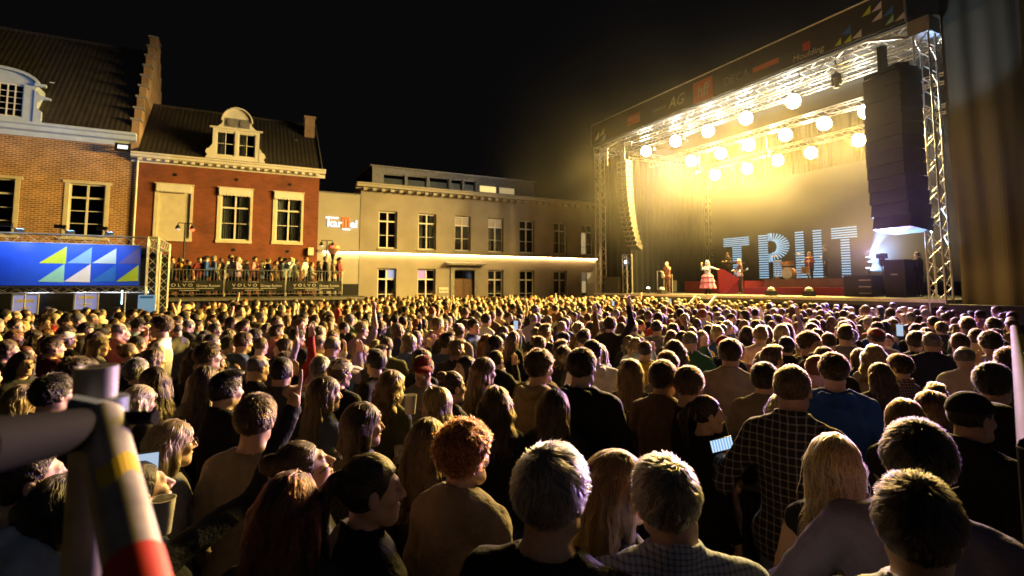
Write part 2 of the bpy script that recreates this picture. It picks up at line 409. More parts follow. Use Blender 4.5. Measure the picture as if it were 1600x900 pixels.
def strands(fig, style, v, q, n, rng, npt=7, thick=.0009):
    """hair curves that start on the hair surface and run along its flow"""
    hf = fig.hair(style); L, lift = HAIRDIR[style]
    c = v[q].mean(1); a = np.linalg.norm(np.cross(v[q[:, 2]]-v[q[:, 0]], v[q[:, 3]]-v[q[:, 1]]), axis=1)
    k = rng.choice(len(c), n, p=a/a.sum()); p = (c[k]+rng.normal(0, .003, (n, 3))).astype(f32)
    ln = L*rng.uniform(.5, 1.1, n); st = (ln/(npt-1))[:, None]
    crown = fig.hc + fig.R@np.array((.012,-.045,.115), f32); tie = fig.hc + fig.R@np.array((0,-.118,.058), f32)
    part = fig.hc + fig.R@np.array((.01,.02,.13), f32)
    rd = rng.normal(0, .16, (n, 3)); pts = []; up = (fig.R@np.array((0,0,1), f32))
    fwd = fig.R@np.array((.35,1,0), f32); lf = rng.uniform(.15, 1, n)*lift
    ph = rng.uniform(0, 6.28, n)
    e = .002
    for i in range(npt):
        d0 = hf(p); g = np.stack([hf(p+np.array(o, f32))-d0 for o in ((e,0,0),(0,e,0),(0,0,e))], -1)/e
        g /= np.maximum(np.linalg.norm(g, axis=1), 1e-4)[:, None]
        tgt = -.002 + lf*(i/(npt-1))**1.3
        p = p - g*np.clip(d0-tgt, -.01, .01)[:, None]
        pts.append(p.copy())
        if style in ('long','wavy','bob'):
            rel = p-part; top = np.clip((rel[:, 2]+.10)/.08, 0, 1)[:, None]
            f = np.array((0,-.25,-1.0))*(1-top) + top*(rel*np.array((1,.55,.2))/.08+np.array((0,-.3,-.2)))
            if style == 'wavy': f = f + .55*np.stack([np.sin(p[:, 2]*55+ph*.3), np.cos(p[:, 2]*48+ph*.3), 0*ph], -1)
        elif style in ('pony','bun'):
            rel = tie-p; f = rel/np.maximum(np.linalg.norm(rel, axis=1), .01)[:, None]
            loc = (p-fig.hc)@fig.R; tail = (loc[:, 1] < -.112)[:, None]
            if style == 'pony': f = np.where(tail, np.array((0,-.15,-1.0)), f)
        else:
            rel = p-crown; f = rel/np.maximum(np.linalg.norm(rel, axis=1), .01)[:, None] + .35*fwd*np.clip((p[:, 2:3]-fig.hc[2])/.1, 0, 1)
            if style == 'curly': f = f*.4 + np.stack([np.sin(p[:, 2]*150+ph), np.cos(p[:, 0]*150+ph), np.sin(p[:, 1]*150+ph)], -1)
        f = f + rd + .42*np.stack([wob(p, 48, 1.0), wob(p, 52, 4.0), .5*wob(p, 44, 7.0)], -1); f = f - g*(f*g).sum(1)[:, None]; f /= np.maximum(np.linalg.norm(f, axis=1), 1e-4)[:, None]
        p = (p + f*st).astype(f32)
    A = np.stack(pts, 1)
    cu = bpy.data.hair_curves.new('hair_strands'); cu.add_curves([npt]*n); cu.attributes['position'].data.foreach_set('vector', A.astype(f32).ravel())
    r = cu.attributes.get('radius') or cu.attributes.new('radius', 'FLOAT', 'POINT')
    r.data.foreach_set('value', np.tile(thick*np.array([1.0]*(npt-2)+[.75,.2]), n).astype(f32))
    cu.materials.append(M['hair_strand']); return cu

def garment(fig, kind, h=.014):
    sd = fig.seed
    pad = {'tshirt': .013, 'shirt': .017, 'sweater': .021, 'hoodie': .027, 'jacket': .030, 'blouse': .014, 'coat': .034, 'tank': .012}[kind]
    hem = {'tshirt': .86, 'shirt': .82, 'sweater': .86, 'hoodie': .84, 'jacket': .84, 'blouse': .88, 'coat': .66, 'tank': .90}[kind]
    neck = {'tshirt': 1.498, 'shirt': 1.512, 'sweater': 1.49, 'hoodie': 1.50, 'jacket': 1.505, 'blouse': 1.475, 'coat': 1.51, 'tank': 1.46}[kind]
    zmax_ = max(max(a[1][2], a[2][2]) for a in fig.arms)
    def fn(P):
        w1 = wob(P*np.array((1,1,.55), f32), 20, sd); w2 = wob(P@np.array(((.8,.1,.5),(-.2,1,.1),(-.45,.2,.75)), f32), 34, sd+3)
        fold = .006*w1 + .007*(.5-np.sqrt(np.abs(w2))) + .003*wob(P, 60, sd+5)
        fold = np.minimum(fold, pad*.38)
        d = smin(fig.torso(P, pad), smax(fig.legs(P, pad+.010), P[..., 2]-1.0, .03), .04)
        rn = (.050 if fig.fem else .060)*1.08+.014
        if kind not in ('tank','blouse'): d = smin(d, cone(P, (0,-.024,1.40), (0,-.022,neck-.01), rn, rn), .02)
        if kind == 'tank': pass
        elif kind == 'tshirt': d = smin(d, fig.arm(P, pad+.004, fore=False, upper=.72), .03)
        else: d = smin(d, fig.arm(P, pad*.62, True, .97), .030)
        d = d + fold*(.6 if kind in ('tshirt','tank') else 1.0)
        r0 = np.hypot(P[..., 0], P[..., 1]+.018); hole = np.maximum(r0-(.070 if not fig.fem else .066)-np.clip(P[..., 2]-neck, 0, .2)*.5, neck-P[..., 2]-np.clip(P[..., 1], 0, .2)*.45)
        d = smax(d, -hole, .008); d = smax(d, np.where(r0 < .12, P[..., 2]-neck-.035, -1), .008) if zmax_ < 1.5 else d
        d = smax(d, hem-P[..., 2]+.006*np.sin(P[..., 0]*25+sd), .01)
        if kind in ('shirt','jacket','coat'):
            q = P-np.array((0,-.018,1.507), f32); r = np.sqrt((q[..., 0]/1.0)**2+(q[..., 1]/1.02)**2)
            ring = np.sqrt(np.maximum(0, np.abs(r-(.073 if not fig.fem else .064))-.002)**2+(np.maximum(np.abs(q[..., 2]+q[..., 1]*.30)-.016, 0))**2)-.006
            d = smin(d, ring, .012)
        if kind == 'hoodie':
            d = smin(d, smax(ell(P, (0,-.105,1.468), (.118,.062,.060))+.006*wob(P, 40, sd), -ell(P, (0,-.09,1.525), (.085,.055,.045)), .012), .02)
            m = P.copy(); m[..., 0] = np.abs(m[..., 0]); d = smin(d, cone(m, (.085,-.05,1.50), (.035,.095,1.435), .024, .018), .02)
        return d
    zt = max(1.56, max(max(a[1][2], a[2][2]) for a in fig.arms)+.1); xm = max(.36, max(max(abs(a[1][0]), abs(a[2][0])) for a in fig.arms)+.12)
    ym = max(.22, max(max(a[1][1], a[2][1]) for a in fig.arms)+.1)
    return surf(fn, (-xm,-.26,hem-.05), (xm,ym,zt), h)
def person_meshes(name, fem=False, hair='short', top='tshirt', hh=.0065, bh=.026, gh=.015, nst=2200, seed=0, arms=('down','down'), hands=('relaxed','relaxed'),
                  yaw=0, pitch=0, roll=0, wide=1.0, legs=True, thick=.0009, cap=None):
    rng = np.random.default_rng(seed+11)
    fg = Figure(fem, yaw, pitch, roll, arms[0], arms[1], wide, seed*.77)
    out = {'fig': fg, 'top': top}
    parts = [surf(fg.skin, (-.13,-.16,1.49), (.13,.17,1.80), hh)]
    hd_n = len(parts[0][0])
    xm = max(.34, max(max(abs(a[1][0]), abs(a[2][0])) for a in fg.arms)+.08); zt = max(1.50, max(max(a[1][2], a[2][2]) for a in fg.arms)+.03)
    ym = max(.16, max(max(a[1][1], a[2][1]) for a in fg.arms)+.06)
    def lower(P):
        d = smin(smin(fg.torso(P, -.004), fg.neck(P), .03), fg.arm(P, -.002, True, 1.0), .03)
        d = smin(d, fg.legs(P, -.004), .03)
        return smax(d, P[..., 2]-1.50-(np.hypot(P[..., 0], P[..., 1]) > .13)*10, .004) if zt > 1.51 else d
    parts.append(surf(lower, (-xm,-.20,.06), (xm,ym,zt), bh))
    for i, ps in enumerate(hands):
        w = fg.arms[i][2]; dd = fg.arms[i][3]; c = w+dd*.07
        if ps is None: continue
        parts.append(surf(lambda P, i=i, ps=ps: fg.handf(P, i, ps), c-.125, c+.125, .0055 if hh < .008 else .009))
    v, q = cat(parts)
    tint = np.ones((len(v), 4), f32); p = fg.loc(v[:hd_n].astype(f32)); ax = np.abs(p[:, 0])
    def blob(c, r): return np.clip(1.4-np.sqrt((((np.stack([ax, p[:, 1], p[:, 2]], -1)-np.array(c))/np.array(r))**2).sum(1)), 0, 1)
    lips = blob((0,.092,-.062), (.022,.02,.013)); brow = blob((.031,.088,.029), (.019,.02,.0055)); eye = blob((.030,.084,.007), (.0125,.02,.006)); stub = blob((.02,.07,-.08), (.05,.05,.035))
    for msk, cc in ((lips, (.86,.52,.52)), (brow, (.35,.28,.24)), (eye, (.22,.18,.17))):
        tint[:hd_n, :3] *= 1-msk[:, None]*(1-np.array(cc))
    if not fem and seed % 3 == 0: tint[:hd_n, :3] *= 1-stub[:, None]*.45
    out['body'] = mesh_np(name+'_body', v, q, M['skin'], tint)
    hv, hq = surf(fg.hair(hair), (-.19,-.32,1.20), (.19,.17,1.86), hh*1.25)
    out['hair'] = mesh_np(name+'_hair', hv, hq, M['hair'])
    out['strands'] = strands(fg, hair, hv, hq, nst, rng, 7 if hair in ('long','wavy','pony','bob') else 5, thick) if nst else None
    gv, gq = garment(fg, top, gh); out['topmesh'] = mesh_np(name+'_'+top, gv, gq, M['cloth'])
    if legs:
        lv, lq = surf(lambda P: smax(smin(fg.legs(P, .012), ell(P, (0,-.004,.95), (.168*wide,.122,.12)), .05)+.004*wob(P, 30, seed), .07-P[..., 2], .01), (-.3,-.2,.04), (.3,.2,1.06), .026)
        out['legs'] = mesh_np(name+'_trousers', lv, lq, M['cloth'])
        sv, sq = surf(lambda P: ell(P, (0,.035,.045), (.045,.125,.045)), (-.07,-.11,-.01), (.07,.18,.11), .02)
        out['shoes'] = mesh_np(name+'_shoes', sv, sq, M['shoe'])
    return out
GARNAME = {'tshirt': 't_shirt', 'tank': 'top'}
def make_person(ms, loc, rz, scale=1.0, skin=(.55,.36,.27), hair=(.03,.02,.012), topc=(.02,.02,.022), legc=(.02,.022,.03), label=None, group=None, topmat=None, legs=True, strand=True):
    o = bpy.data.objects.new('person', ms['body']); link(o); o.location = loc; o.rotation_euler = (0,0,rz); o.scale = (scale,)*3; o.color = (*skin, 1)
    h = bpy.data.objects.new('hair', ms['hair']); link(h, o); h.color = (*hair, 1)
    if strand and ms.get('strands'):
        s = bpy.data.objects.new('hair_strands', ms['strands']); link(s, h); s.color = (*hair, 1)
    t = bpy.data.objects.new(GARNAME.get(ms['top'], ms['top']), ms['topmesh']); link(t, o); t.color = (*topc, 1)
    if topmat:
        t.data = ms['topmesh'].copy(); t.data.materials.clear(); t.data.materials.append(topmat)
    if legs and 'legs' in ms:
        l = bpy.data.objects.new('trousers', ms['legs']); link(l, o); l.color = (*legc, 1)
        for sx in (-.105,.105):
            sh = bpy.data.objects.new('shoe', ms['shoes']); link(sh, o); sh.location.x = sx
    tag(o, label, 'person', group); return o
def hair_material(name, strand):
    m, nt, N, L, B = _nodes(name)
    oi = N.new('ShaderNodeObjectInfo')
    if strand:
        N.remove(B); hb = N.new('ShaderNodeBsdfHairPrincipled'); hb.parametrization = 'COLOR'; hb.inputs['Roughness'].default_value = .35; hb.inputs['Radial Roughness'].default_value = .5
        hi = N.new('ShaderNodeHairInfo'); mr = N.new('ShaderNodeMapRange'); mr.inputs['To Min'].default_value = .25; mr.inputs['To Max'].default_value = 1.9; L.new(hi.outputs['Random'], mr.inputs['Value'])
        mx = N.new('ShaderNodeVectorMath'); mx.operation = 'SCALE'; L.new(oi.outputs['Color'], mx.inputs[0]); L.new(mr.outputs['Result'], mx.inputs['Scale']); L.new(mx.outputs['Vector'], hb.inputs['Color'])
        for k in ('Random Roughness',): 
            if k in hb.inputs: hb.inputs[k].default_value = .2
        L.new(hb.outputs[0], N['Material Output'].inputs['Surface'])
    else:
        tc = N.new('ShaderNodeTexCoord'); mp = N.new('ShaderNodeMapping'); mp.inputs['Scale'].default_value = (1,1,.15)
        no = N.new('ShaderNodeTexNoise'); no.inputs['Scale'].default_value = 160; L.new(tc.outputs['Object'], mp.inputs['Vector']); L.new(mp.outputs['Vector'], no.inputs['Vector'])
        hs = N.new('ShaderNodeMix'); hs.data_type = 'RGBA'; hs.blend_type = 'MULTIPLY'; hs.inputs['Factor'].default_value = .7
        L.new(oi.outputs['Color'], hs.inputs['A']); L.new(no.outputs['Fac'], hs.inputs['B']); L.new(hs.outputs['Result'], B.inputs['Base Color'])
        bp = N.new('ShaderNodeBump'); bp.inputs['Strength'].default_value = .8; bp.inputs['Distance'].default_value = .006; L.new(no.outputs['Fac'], bp.inputs['Height']); L.new(bp.outputs['Normal'], B.inputs['Normal'])
        B.inputs['Roughness'].default_value = .55
    return m
def skin_material():
    m, nt, N, L, B = _nodes('skin')
    oi = N.new('ShaderNodeObjectInfo'); at = N.new('ShaderNodeAttribute'); at.attribute_name = 'tint'
    mx = N.new('ShaderNodeMix'); mx.data_type = 'RGBA'; mx.blend_type = 'MULTIPLY'; mx.inputs['Factor'].default_value = 1
    L.new(oi.outputs['Color'], mx.inputs['A']); L.new(at.outputs['Color'], mx.inputs['B'])
    tc = N.new('ShaderNodeTexCoord'); no = N.new('ShaderNodeTexNoise'); no.inputs['Scale'].default_value = 60; no.inputs['Detail'].default_value = 6; L.new(tc.outputs['Object'], no.inputs['Vector'])
    m2 = N.new('ShaderNodeMix'); m2.data_type = 'RGBA'; m2.blend_type = 'OVERLAY'; m2.inputs['Factor'].default_value = .25
    L.new(mx.outputs['Result'], m2.inputs['A']); L.new(no.outputs['Color'], m2.inputs['B']); L.new(m2.outputs['Result'], B.inputs['Base Color'])
    B.inputs['Roughness'].default_value = .48; B.inputs['Specular IOR Level'].default_value = .4
    bp = N.new('ShaderNodeBump'); bp.inputs['Strength'].default_value = .15; bp.inputs['Distance'].default_value = .003; L.new(no.outputs['Fac'], bp.inputs['Height']); L.new(bp.outputs['Normal'], B.inputs['Normal'])
    return m
M = {}
M['skin'] = skin_material(); M['hair'] = hair_material('hair', False); M['hair_strand'] = hair_material('hair_strand', True)
M['cloth'] = mat('cloth', (1,1,1), .85, var=.15, scale=14, bump=.35, bscale=70, objcol=True, spec=.25)
M['shoe'] = mat('shoe_leather', (.05,.045,.04), .5)
# ------------------------------------------------------------------ the square and its houses
def brick_mat(name, c1, c2, mortar, bw=.22, bh=.068, ms=.012, bump=.5):
    m, nt, N, L, B = _nodes(name)
    tc = N.new('ShaderNodeTexCoord'); sp = N.new('ShaderNodeSeparateXYZ'); L.new(tc.outputs['Object'], sp.inputs[0])
    ad = N.new('ShaderNodeMath'); ad.operation = 'ADD'; L.new(sp.outputs['X'], ad.inputs[0]); L.new(sp.outputs['Y'], ad.inputs[1])
    cb = N.new('ShaderNodeCombineXYZ'); L.new(ad.outputs[0], cb.inputs['X']); L.new(sp.outputs['Z'], cb.inputs['Y'])
    br = N.new('ShaderNodeTexBrick'); br.inputs['Scale'].default_value = 1; br.inputs['Brick Width'].default_value = bw; br.inputs['Row Height'].default_value = bh
    br.inputs['Mortar Size'].default_value = ms; br.inputs['Mortar Smooth'].default_value = .3; br.inputs['Bias'].default_value = 0
    br.inputs['Color1'].default_value = (*c1,1); br.inputs['Color2'].default_value = (*c2,1); br.inputs['Mortar'].default_value = (*mortar,1)
    L.new(cb.outputs[0], br.inputs['Vector'])
    no = N.new('ShaderNodeTexNoise'); no.inputs['Scale'].default_value = 1.3; no.inputs['Detail'].default_value = 8; L.new(tc.outputs['Object'], no.inputs['Vector'])
    mr = N.new('ShaderNodeMapRange'); mr.inputs['From Min'].default_value = .3; mr.inputs['From Max'].default_value = .7; mr.inputs['To Min'].default_value = .72; mr.inputs['To Max'].default_value = 1.2
    L.new(no.outputs['Fac'], mr.inputs['Value'])
    mx = N.new('ShaderNodeMix'); mx.data_type = 'RGBA'; mx.blend_type = 'MULTIPLY'; mx.inputs['Factor'].default_value = 1; L.new(br.outputs['Color'], mx.inputs['A'])
    cc = N.new('ShaderNodeCombineColor'); [L.new(mr.outputs['Result'], cc.inputs[k]) for k in ('Red','Green','Blue')]; L.new(cc.outputs['Color'], mx.inputs['B'])
    L.new(mx.outputs['Result'], B.inputs['Base Color']); B.inputs['Roughness'].default_value = .85
    bp = N.new('ShaderNodeBump'); bp.inputs['Strength'].default_value = bump; bp.inputs['Distance'].default_value = .012; bp.invert = True
    L.new(br.outputs['Fac'], bp.inputs['Height']); L.new(bp.outputs['Normal'], B.inputs['Normal']); return m
def tile_mat(name, col):
    m = mat(name, col, .75, var=.35, scale=2.2, bump=0); nt = m.node_tree; N = nt.nodes; L = nt.links; B = N['Principled BSDF']
    tc = N.new('ShaderNodeTexCoord'); w1 = N.new('ShaderNodeTexWave'); w1.wave_type = 'BANDS'; w1.bands_direction = 'X'; w1.inputs['Scale'].default_value = 1.4
    w2 = N.new('ShaderNodeTexWave'); w2.wave_type = 'BANDS'; w2.bands_direction = 'Z'; w2.wave_profile = 'SAW'; w2.inputs['Scale'].default_value = 1.1
    ad = N.new('ShaderNodeMath'); ad.operation = 'ADD'
    for w in (w1, w2): L.new(tc.outputs['Object'], w.inputs['Vector'])
    L.new(w1.outputs['Fac'], ad.inputs[0]); L.new(w2.outputs['Fac'], ad.inputs[1])
    bp = N.new('ShaderNodeBump'); bp.inputs['Strength'].default_value = .3; bp.inputs['Distance'].default_value = .04; L.new(ad.outputs[0], bp.inputs['Height']); L.new(bp.outputs['Normal'], B.inputs['Normal']); return m
def glass_mat(name, tint=(.5,.55,.6), refl=.12):
    m, nt, N, L, B = _nodes(name); N.remove(B)
    t = N.new('ShaderNodeBsdfTransparent'); t.inputs[0].default_value = (*tint,1); g = N.new('ShaderNodeBsdfGlossy'); g.inputs['Roughness'].default_value = .06
    lw = N.new('ShaderNodeLayerWeight'); lw.inputs['Blend'].default_value = refl*3; mx = N.new('ShaderNodeMixShader')
    mr = N.new('ShaderNodeMapRange'); mr.inputs['To Min'].default_value = refl*.5; mr.inputs['To Max'].default_value = .6; L.new(lw.outputs['Fresnel'], mr.inputs['Value'])
    L.new(mr.outputs['Result'], mx.inputs[0]); L.new(t.outputs[0], mx.inputs[1]); L.new(g.outputs[0], mx.inputs[2]); L.new(mx.outputs[0], N['Material Output'].inputs['Surface']); return m
M['brick_tan'] = brick_mat('tan_brick', (.44,.21,.075), (.24,.10,.04), (.66,.50,.32), bw=.28, bh=.095, ms=.018)
M['brick_red'] = brick_mat('red_brick', (.24,.065,.028), (.19,.05,.022), (.17,.07,.04), ms=.008, bump=.25)
M['brick_gable'] = brick_mat('gable_brick', (.42,.25,.13), (.34,.19,.10), (.45,.36,.25))
M['tile_dark'] = tile_mat('dark_roof_tile', (.026,.021,.016)); M['tile_brown'] = tile_mat('brown_roof_tile', (.040,.031,.022))
M['white'] = mat('white_paint', (.74,.72,.68), .5, var=.08, scale=3); M['cream'] = mat('cream_paint', (.66,.60,.47), .5, var=.08, scale=3)
M['pale_blue'] = mat('white_paint_blue_light', (.52,.62,.76), .5, var=.08, scale=3); M['render'] = mat('beige_render', (.32,.285,.24), .85, var=.14, scale=.7, bump=.15, bscale=60); M['render_light'] = mat('pale_render', (.38,.355,.315), .85, var=.08, scale=.7)  # cornice and dormer are white; the blue light is put into their colour
M['stone'] = mat('grey_stone', (.28,.27,.25), .8, var=.2, scale=5, bump=.2)
M['glass'] = glass_mat('window_glass'); M['dark'] = mat('dark_interior', (.012,.011,.012), .9, var=.3)
M['curtain'] = mat('net_curtain', (.55,.53,.48), .9, var=.25, scale=9); M['zinc'] = mat('zinc', (.22,.22,.23), .45, .6, var=.2)
M['black_metal'] = mat('black_metal', (.018,.018,.020), .45, .3); M['steel'] = mat('galvanised_steel', (.46,.46,.47), .36, .85, var=.2, scale=9)
M['alu'] = mat('aluminium', (.66,.66,.66), .32, .7, var=.15, scale=12); M['door_wood'] = mat('brown_door_wood', (.15,.075,.032), .5, var=.3, scale=6)
M['lead'] = mat('lead_grey', (.19,.19,.21), .6, var=.25, scale=6)
def cobble_mat():
    m, nt, N, L, B = _nodes('paving')
    tc = N.new('ShaderNodeTexCoord'); vo = N.new('ShaderNodeTexVoronoi'); vo.inputs['Scale'].default_value = 7; vo.feature = 'DISTANCE_TO_EDGE'; L.new(tc.outputs['Object'], vo.inputs['Vector'])
    mr = N.new('ShaderNodeMapRange'); mr.inputs['From Max'].default_value = .08; L.new(vo.outputs['Distance'], mr.inputs['Value'])
    mx = N.new('ShaderNodeMix'); mx.data_type = 'RGBA'; mx.inputs['A'].default_value = (.02,.019,.018,1); mx.inputs['B'].default_value = (.12,.11,.10,1); L.new(mr.outputs['Result'], mx.inputs['Factor'])
    L.new(mx.outputs['Result'], B.inputs['Base Color']); B.inputs['Roughness'].default_value = .6
    bp = N.new('ShaderNodeBump'); bp.inputs['Distance'].default_value = .02; L.new(mr.outputs['Result'], bp.inputs['Height']); L.new(bp.outputs['Normal'], B.inputs['Normal']); return m
M['paving'] = cobble_mat()
g = MB().poly([(-150,-150,0),(150,-150,0),(150,150,0),(-150,150,0)]).build('ground', M['paving']); tag(g, kind='structure')
FY = 32.8                                                      # the plane of the house fronts
def wall_openings(x0, x1, z0, z1, openings, y=FY, t=.32, mi=0):
    """front wall with real window openings and their reveals"""
    xs = sorted({x0, x1, *[a for o in openings for a in o[:2]]}); zs = sorted({z0, z1, *[a for o in openings for a in o[2:4]]}); m = MB()
    for a, b in zip(xs[:-1], xs[1:]):
        for c, d in zip(zs[:-1], zs[1:]):
            if any(o[0] <= a and b <= o[1] and o[2] <= c and d <= o[3] for o in openings): continue
            m.poly([(a,y,c),(b,y,c),(b,y,d),(a,y,d)])
    for (a,b,c,d) in [o[:4] for o in openings]:
        m.poly([(a,y,c),(a,y+t,c),(a,y+t,d),(a,y,d)]); m.poly([(b,y,c),(b,y,d),(b,y+t,d),(b,y+t,c)]); m.poly([(a,y,c),(b,y,c),(b,y+t,c),(a,y+t,c)]); m.poly([(a,y,d),(a,y+t,d),(b,y+t,d),(b,y,d)])
    return m
def house_shell(parent, x0, x1, z1, depth, material, y=FY):
    m = MB(); m.poly([(x0,y,0),(x0,y+depth,0),(x0,y+depth,z1),(x0,y,z1)]).poly([(x1,y,0),(x1,y,z1),(x1,y+depth,z1),(x1,y+depth,0)]).poly([(x0,y+depth,0),(x1,y+depth,0),(x1,y+depth,z1),(x0,y+depth,z1)])
    return m.build('side_wall', material, parent)
def window(parent, x0, x1, z0, z1, rows, cols=2, y=FY+.16, fr=.07, bar=.035, thick_after=None, material='white', mull=.09, glass=None, curtain=None, lit=None):
    """rows: fractions from the top; a wooden frame with real panes, each pane a piece"""
    m = MB(); m.box(x0,x0+fr,y,y+.07,z0,z1).box(x1-fr,x1,y,y+.07,z0,z1).box(x0+fr,x1-fr,y,y+.07,z0,z0+fr).box(x0+fr,x1-fr,y,y+.07,z1-fr,z1)
    ix0, ix1, iz0, iz1 = x0+fr, x1-fr, z0+fr, z1-fr; zs = [iz1]; H_ = iz1-iz0; s = sum(rows)
    for r in rows: zs.append(zs[-1]-H_*r/s)
    wx = (ix1-ix0)/cols
    for c in range(1, cols): m.box(ix0+wx*c-mull/2, ix0+wx*c+mull/2, y-.012, y+.06, iz0, iz1)
    for i in range(1, len(rows)):
        t = mull if thick_after == i else bar
        m.box(ix0, ix1, y-.004 if t > bar else y+.012, y+.05, zs[i]-t/2, zs[i]+t/2)
    w = m.build('window', M[material], parent)
    for i in range(len(rows)):
        for c in range(cols):
            a, b = ix0+wx*c, ix0+wx*(c+1); k = M['glass']
            if lit and (i, c) in lit: k = lit[(i, c)]
            MB().poly([(a,y+.034,zs[i+1]),(b,y+.034,zs[i+1]),(b,y+.034,zs[i]),(a,y+.034,zs[i])]).build('pane', k, w)
    if curtain:
        for (a, b) in curtain:
            cm = MB(); n = 10
            for q in range(n):
                u0, u1 = x0+(x1-x0)*(a+(b-a)*q/n), x0+(x1-x0)*(a+(b-a)*(q+1)/n); d0, d1 = .05*(q % 2), .05*((q+1) % 2)
                cm.poly([(u0,y+.16+d0,z0),(u1,y+.16+d1,z0),(u1,y+.16+d1,z1),(u0,y+.16+d0,z1)])
            cm.build('curtain', M['curtain'], w)
    MB().poly([(x0-.3,y+.6,z0-.3),(x1+.3,y+.6,z0-.3),(x1+.3,y+.6,z1+.3),(x0-.3,y+.6,z1+.3)]).build('room_back', M['dark'], w)
    return w

# --- tan brick house with stepped gable and white arched dormer
h1 = tag(empty('brick_house', (0,0,0)), 'tan brick house with stepped gable and bluish lit white cornice', 'house')
wn = [(-7.84,-6.08,4.75,7.54), (-11.3,-9.54,4.75,7.54), (-14.8,-13.04,4.75,7.54)]
wall_openings(-20, -4.98, 0, 9.62, wn).build('wall', M['brick_tan'], h1); house_shell(h1, -20, -4.98, 9.7, 10, M['brick_tan'])
for (a,b,c,d) in wn:
    window(h1, a+.16, b-.16, c, d-.10, (1,1.05,1,1), thick_after=1, y=FY+.10)
    MB().box(a-.02,a+.16,FY-.03,FY+.2,c,d).box(b-.16,b+.02,FY-.03,FY+.2,c,d).box(a-.10,b+.10,FY-.05,FY+.2,d-.10,d+.03).box(a-.1,b+.1,FY-.09,FY+.2,c-.12,c).build('architrave', M['cream'], h1)
cn = MB(); prof = [(FY+.05,9.55),(FY-.06,9.55),(FY-.10,9.78),(FY-.30,9.84),(FY-.34,10.02),(FY-.46,10.08),(FY-.46,10.20),(FY+.05,10.22)]
cn.prism(prof, 'x', -20, -5.06).build('cornice', M['pale_blue'], h1)
RA = (FY-.40, 10.21); RB = (37.4, 16.42)
rf = MB(); rf.prism([RA, RB, (RB[0], RB[1]-.15), (RA[0]+.2, RA[1]-.05)], 'x', -20, -5.30); rf.prism([RB, (42.6,10.2), (42.4,10.05), (RB[0],RB[1]-.15)], 'x', -20, -5.30)
r1 = rf.build('roof', M['tile_brown'], h1)
MB().tube((-20,37.4,16.43), (-5.3,37.4,16.43), .10, n=8).build('ridge_tile', M['tile_brown'], r1)
MB().box(-9.2,-9.0,34.55,34.6,12.85,12.93).build('roof_hook', M['white'], r1)
gb = MB(); n = 9; gpts = [(32.68, 8.9)]
for i in range(n):
    y0 = 32.68+(37.0-32.68)*i/n; z = 10.95+(17.05-10.95)*i/(n-1); gpts += [(y0, z), (32.68+(37.0-32.68)*(i+1)/n, z)]
gpts += [(37.8, 17.05)] + [(74.8-y, z) for y, z in reversed(gpts)]
gb.prism(gpts, 'x', -5.30, -4.97); gable = gb.build('stepped_gable', M['brick_gable'], h1)
for i in range(n):
    y0 = 32.68+(37.0-32.68)*i/n; z = 10.95+(17.05-10.95)*i/(n-1); y1 = 32.68+(37.0-32.68)*(i+1)/n + (.75 if i == n-1 else 0)
    MB().box(-5.38,-4.90,y0-.07,y1+.02,z+.003,z+.10).build('coping_stone', M['stone'], gable)
# arched dormer
dm = MB(); cx = -10.55; hw = 1.42; ap = [(cx-hw,10.16),(cx+hw,10.16),(cx+hw,11.95)]
ap += [(cx+hw*math.cos(t)*1.0, 11.95+.62*math.sin(t)) for t in np.linspace(.12, math.pi-.12, 15)] + [(cx-hw,11.95)]
dop = [(cx-1.02,cx-.08,10.36,11.95),(cx+.08,cx+1.02,10.36,11.95)]
dn = wall_openings(cx-hw, cx+hw, 10.16, 12.0, dop, y=FY-.42, t=.2); dn.prism([(cx+hw*math.cos(t)*.99, 12.0+.55*math.sin(t)) for t in np.linspace(0, math.pi, 17)], 'y', FY-.42, FY+2.2)
dorm = dn.build('dormer', M['pale_blue'], h1)
dc = MB(); pts = [(cx+(hw+.12)*math.cos(t), FY-.46, 12.02+.62*math.sin(t)) for t in np.linspace(0, math.pi, 19)]
for a, b in zip(pts[:-1], pts[1:]): dc.bar(a, b, .16, .13)
dc.box(cx+hw,cx+hw+.42,FY-.56,FY-.36,11.93,12.05); dc.box(cx-hw-.42,cx-hw,FY-.56,FY-.36,11.93,12.05)
dc.build('dormer_moulding', M['pale_blue'], dorm)
for sx in (1, -1):
    vp = [(cx+sx*hw,11.75),(cx+sx*(hw+.10),11.7),(cx+sx*(hw+.22),11.52),(cx+sx*(hw+.60),11.42),(cx+sx*(hw+.60),11.34),(cx+sx*(hw+.3),11.34),(cx+sx*(hw+.14),11.15),(cx+sx*(hw+.12),10.9),(cx+sx*(hw+.3),10.72),(cx+sx*(hw+.3),10.2),(cx+sx*hw,10.2)]
    MB().prism(vp, 'y', FY-.47, FY-.30).build('scroll_bracket', M['pale_blue'], dorm)
    MB().poly([(cx+sx*hw,FY-.4,10.16),(cx+sx*hw,FY+1.6,10.16),(cx+sx*hw,FY+1.6,12.0),(cx+sx*hw,FY-.4,12.0)]).build('dormer_cheek', M['pale_blue'], dorm)
for (a,b,c,d) in dop: window(dorm, a, b, c, d, (1,1,1,1,1), cols=3, y=FY-.34, fr=.06, bar=.03, mull=.045)
fl = tag(empty('floodlight', (-5.55,FY-.55,9.35)), 'black floodlight with pale face fixed under the white cornice', 'floodlight')
MB().box(-.32,.32,-.10,.12,-.19,.19).build('housing', M['black_metal'], fl); MB().box(-.2,.22,-.112,-.10,-.09,.10).build('glass_face', emit('floodlight_face',(.9,.95,1),1.2), fl); MB().bar((0,.12,0),(0,.5,.15),.05).build('bracket', M['black_metal'], fl)

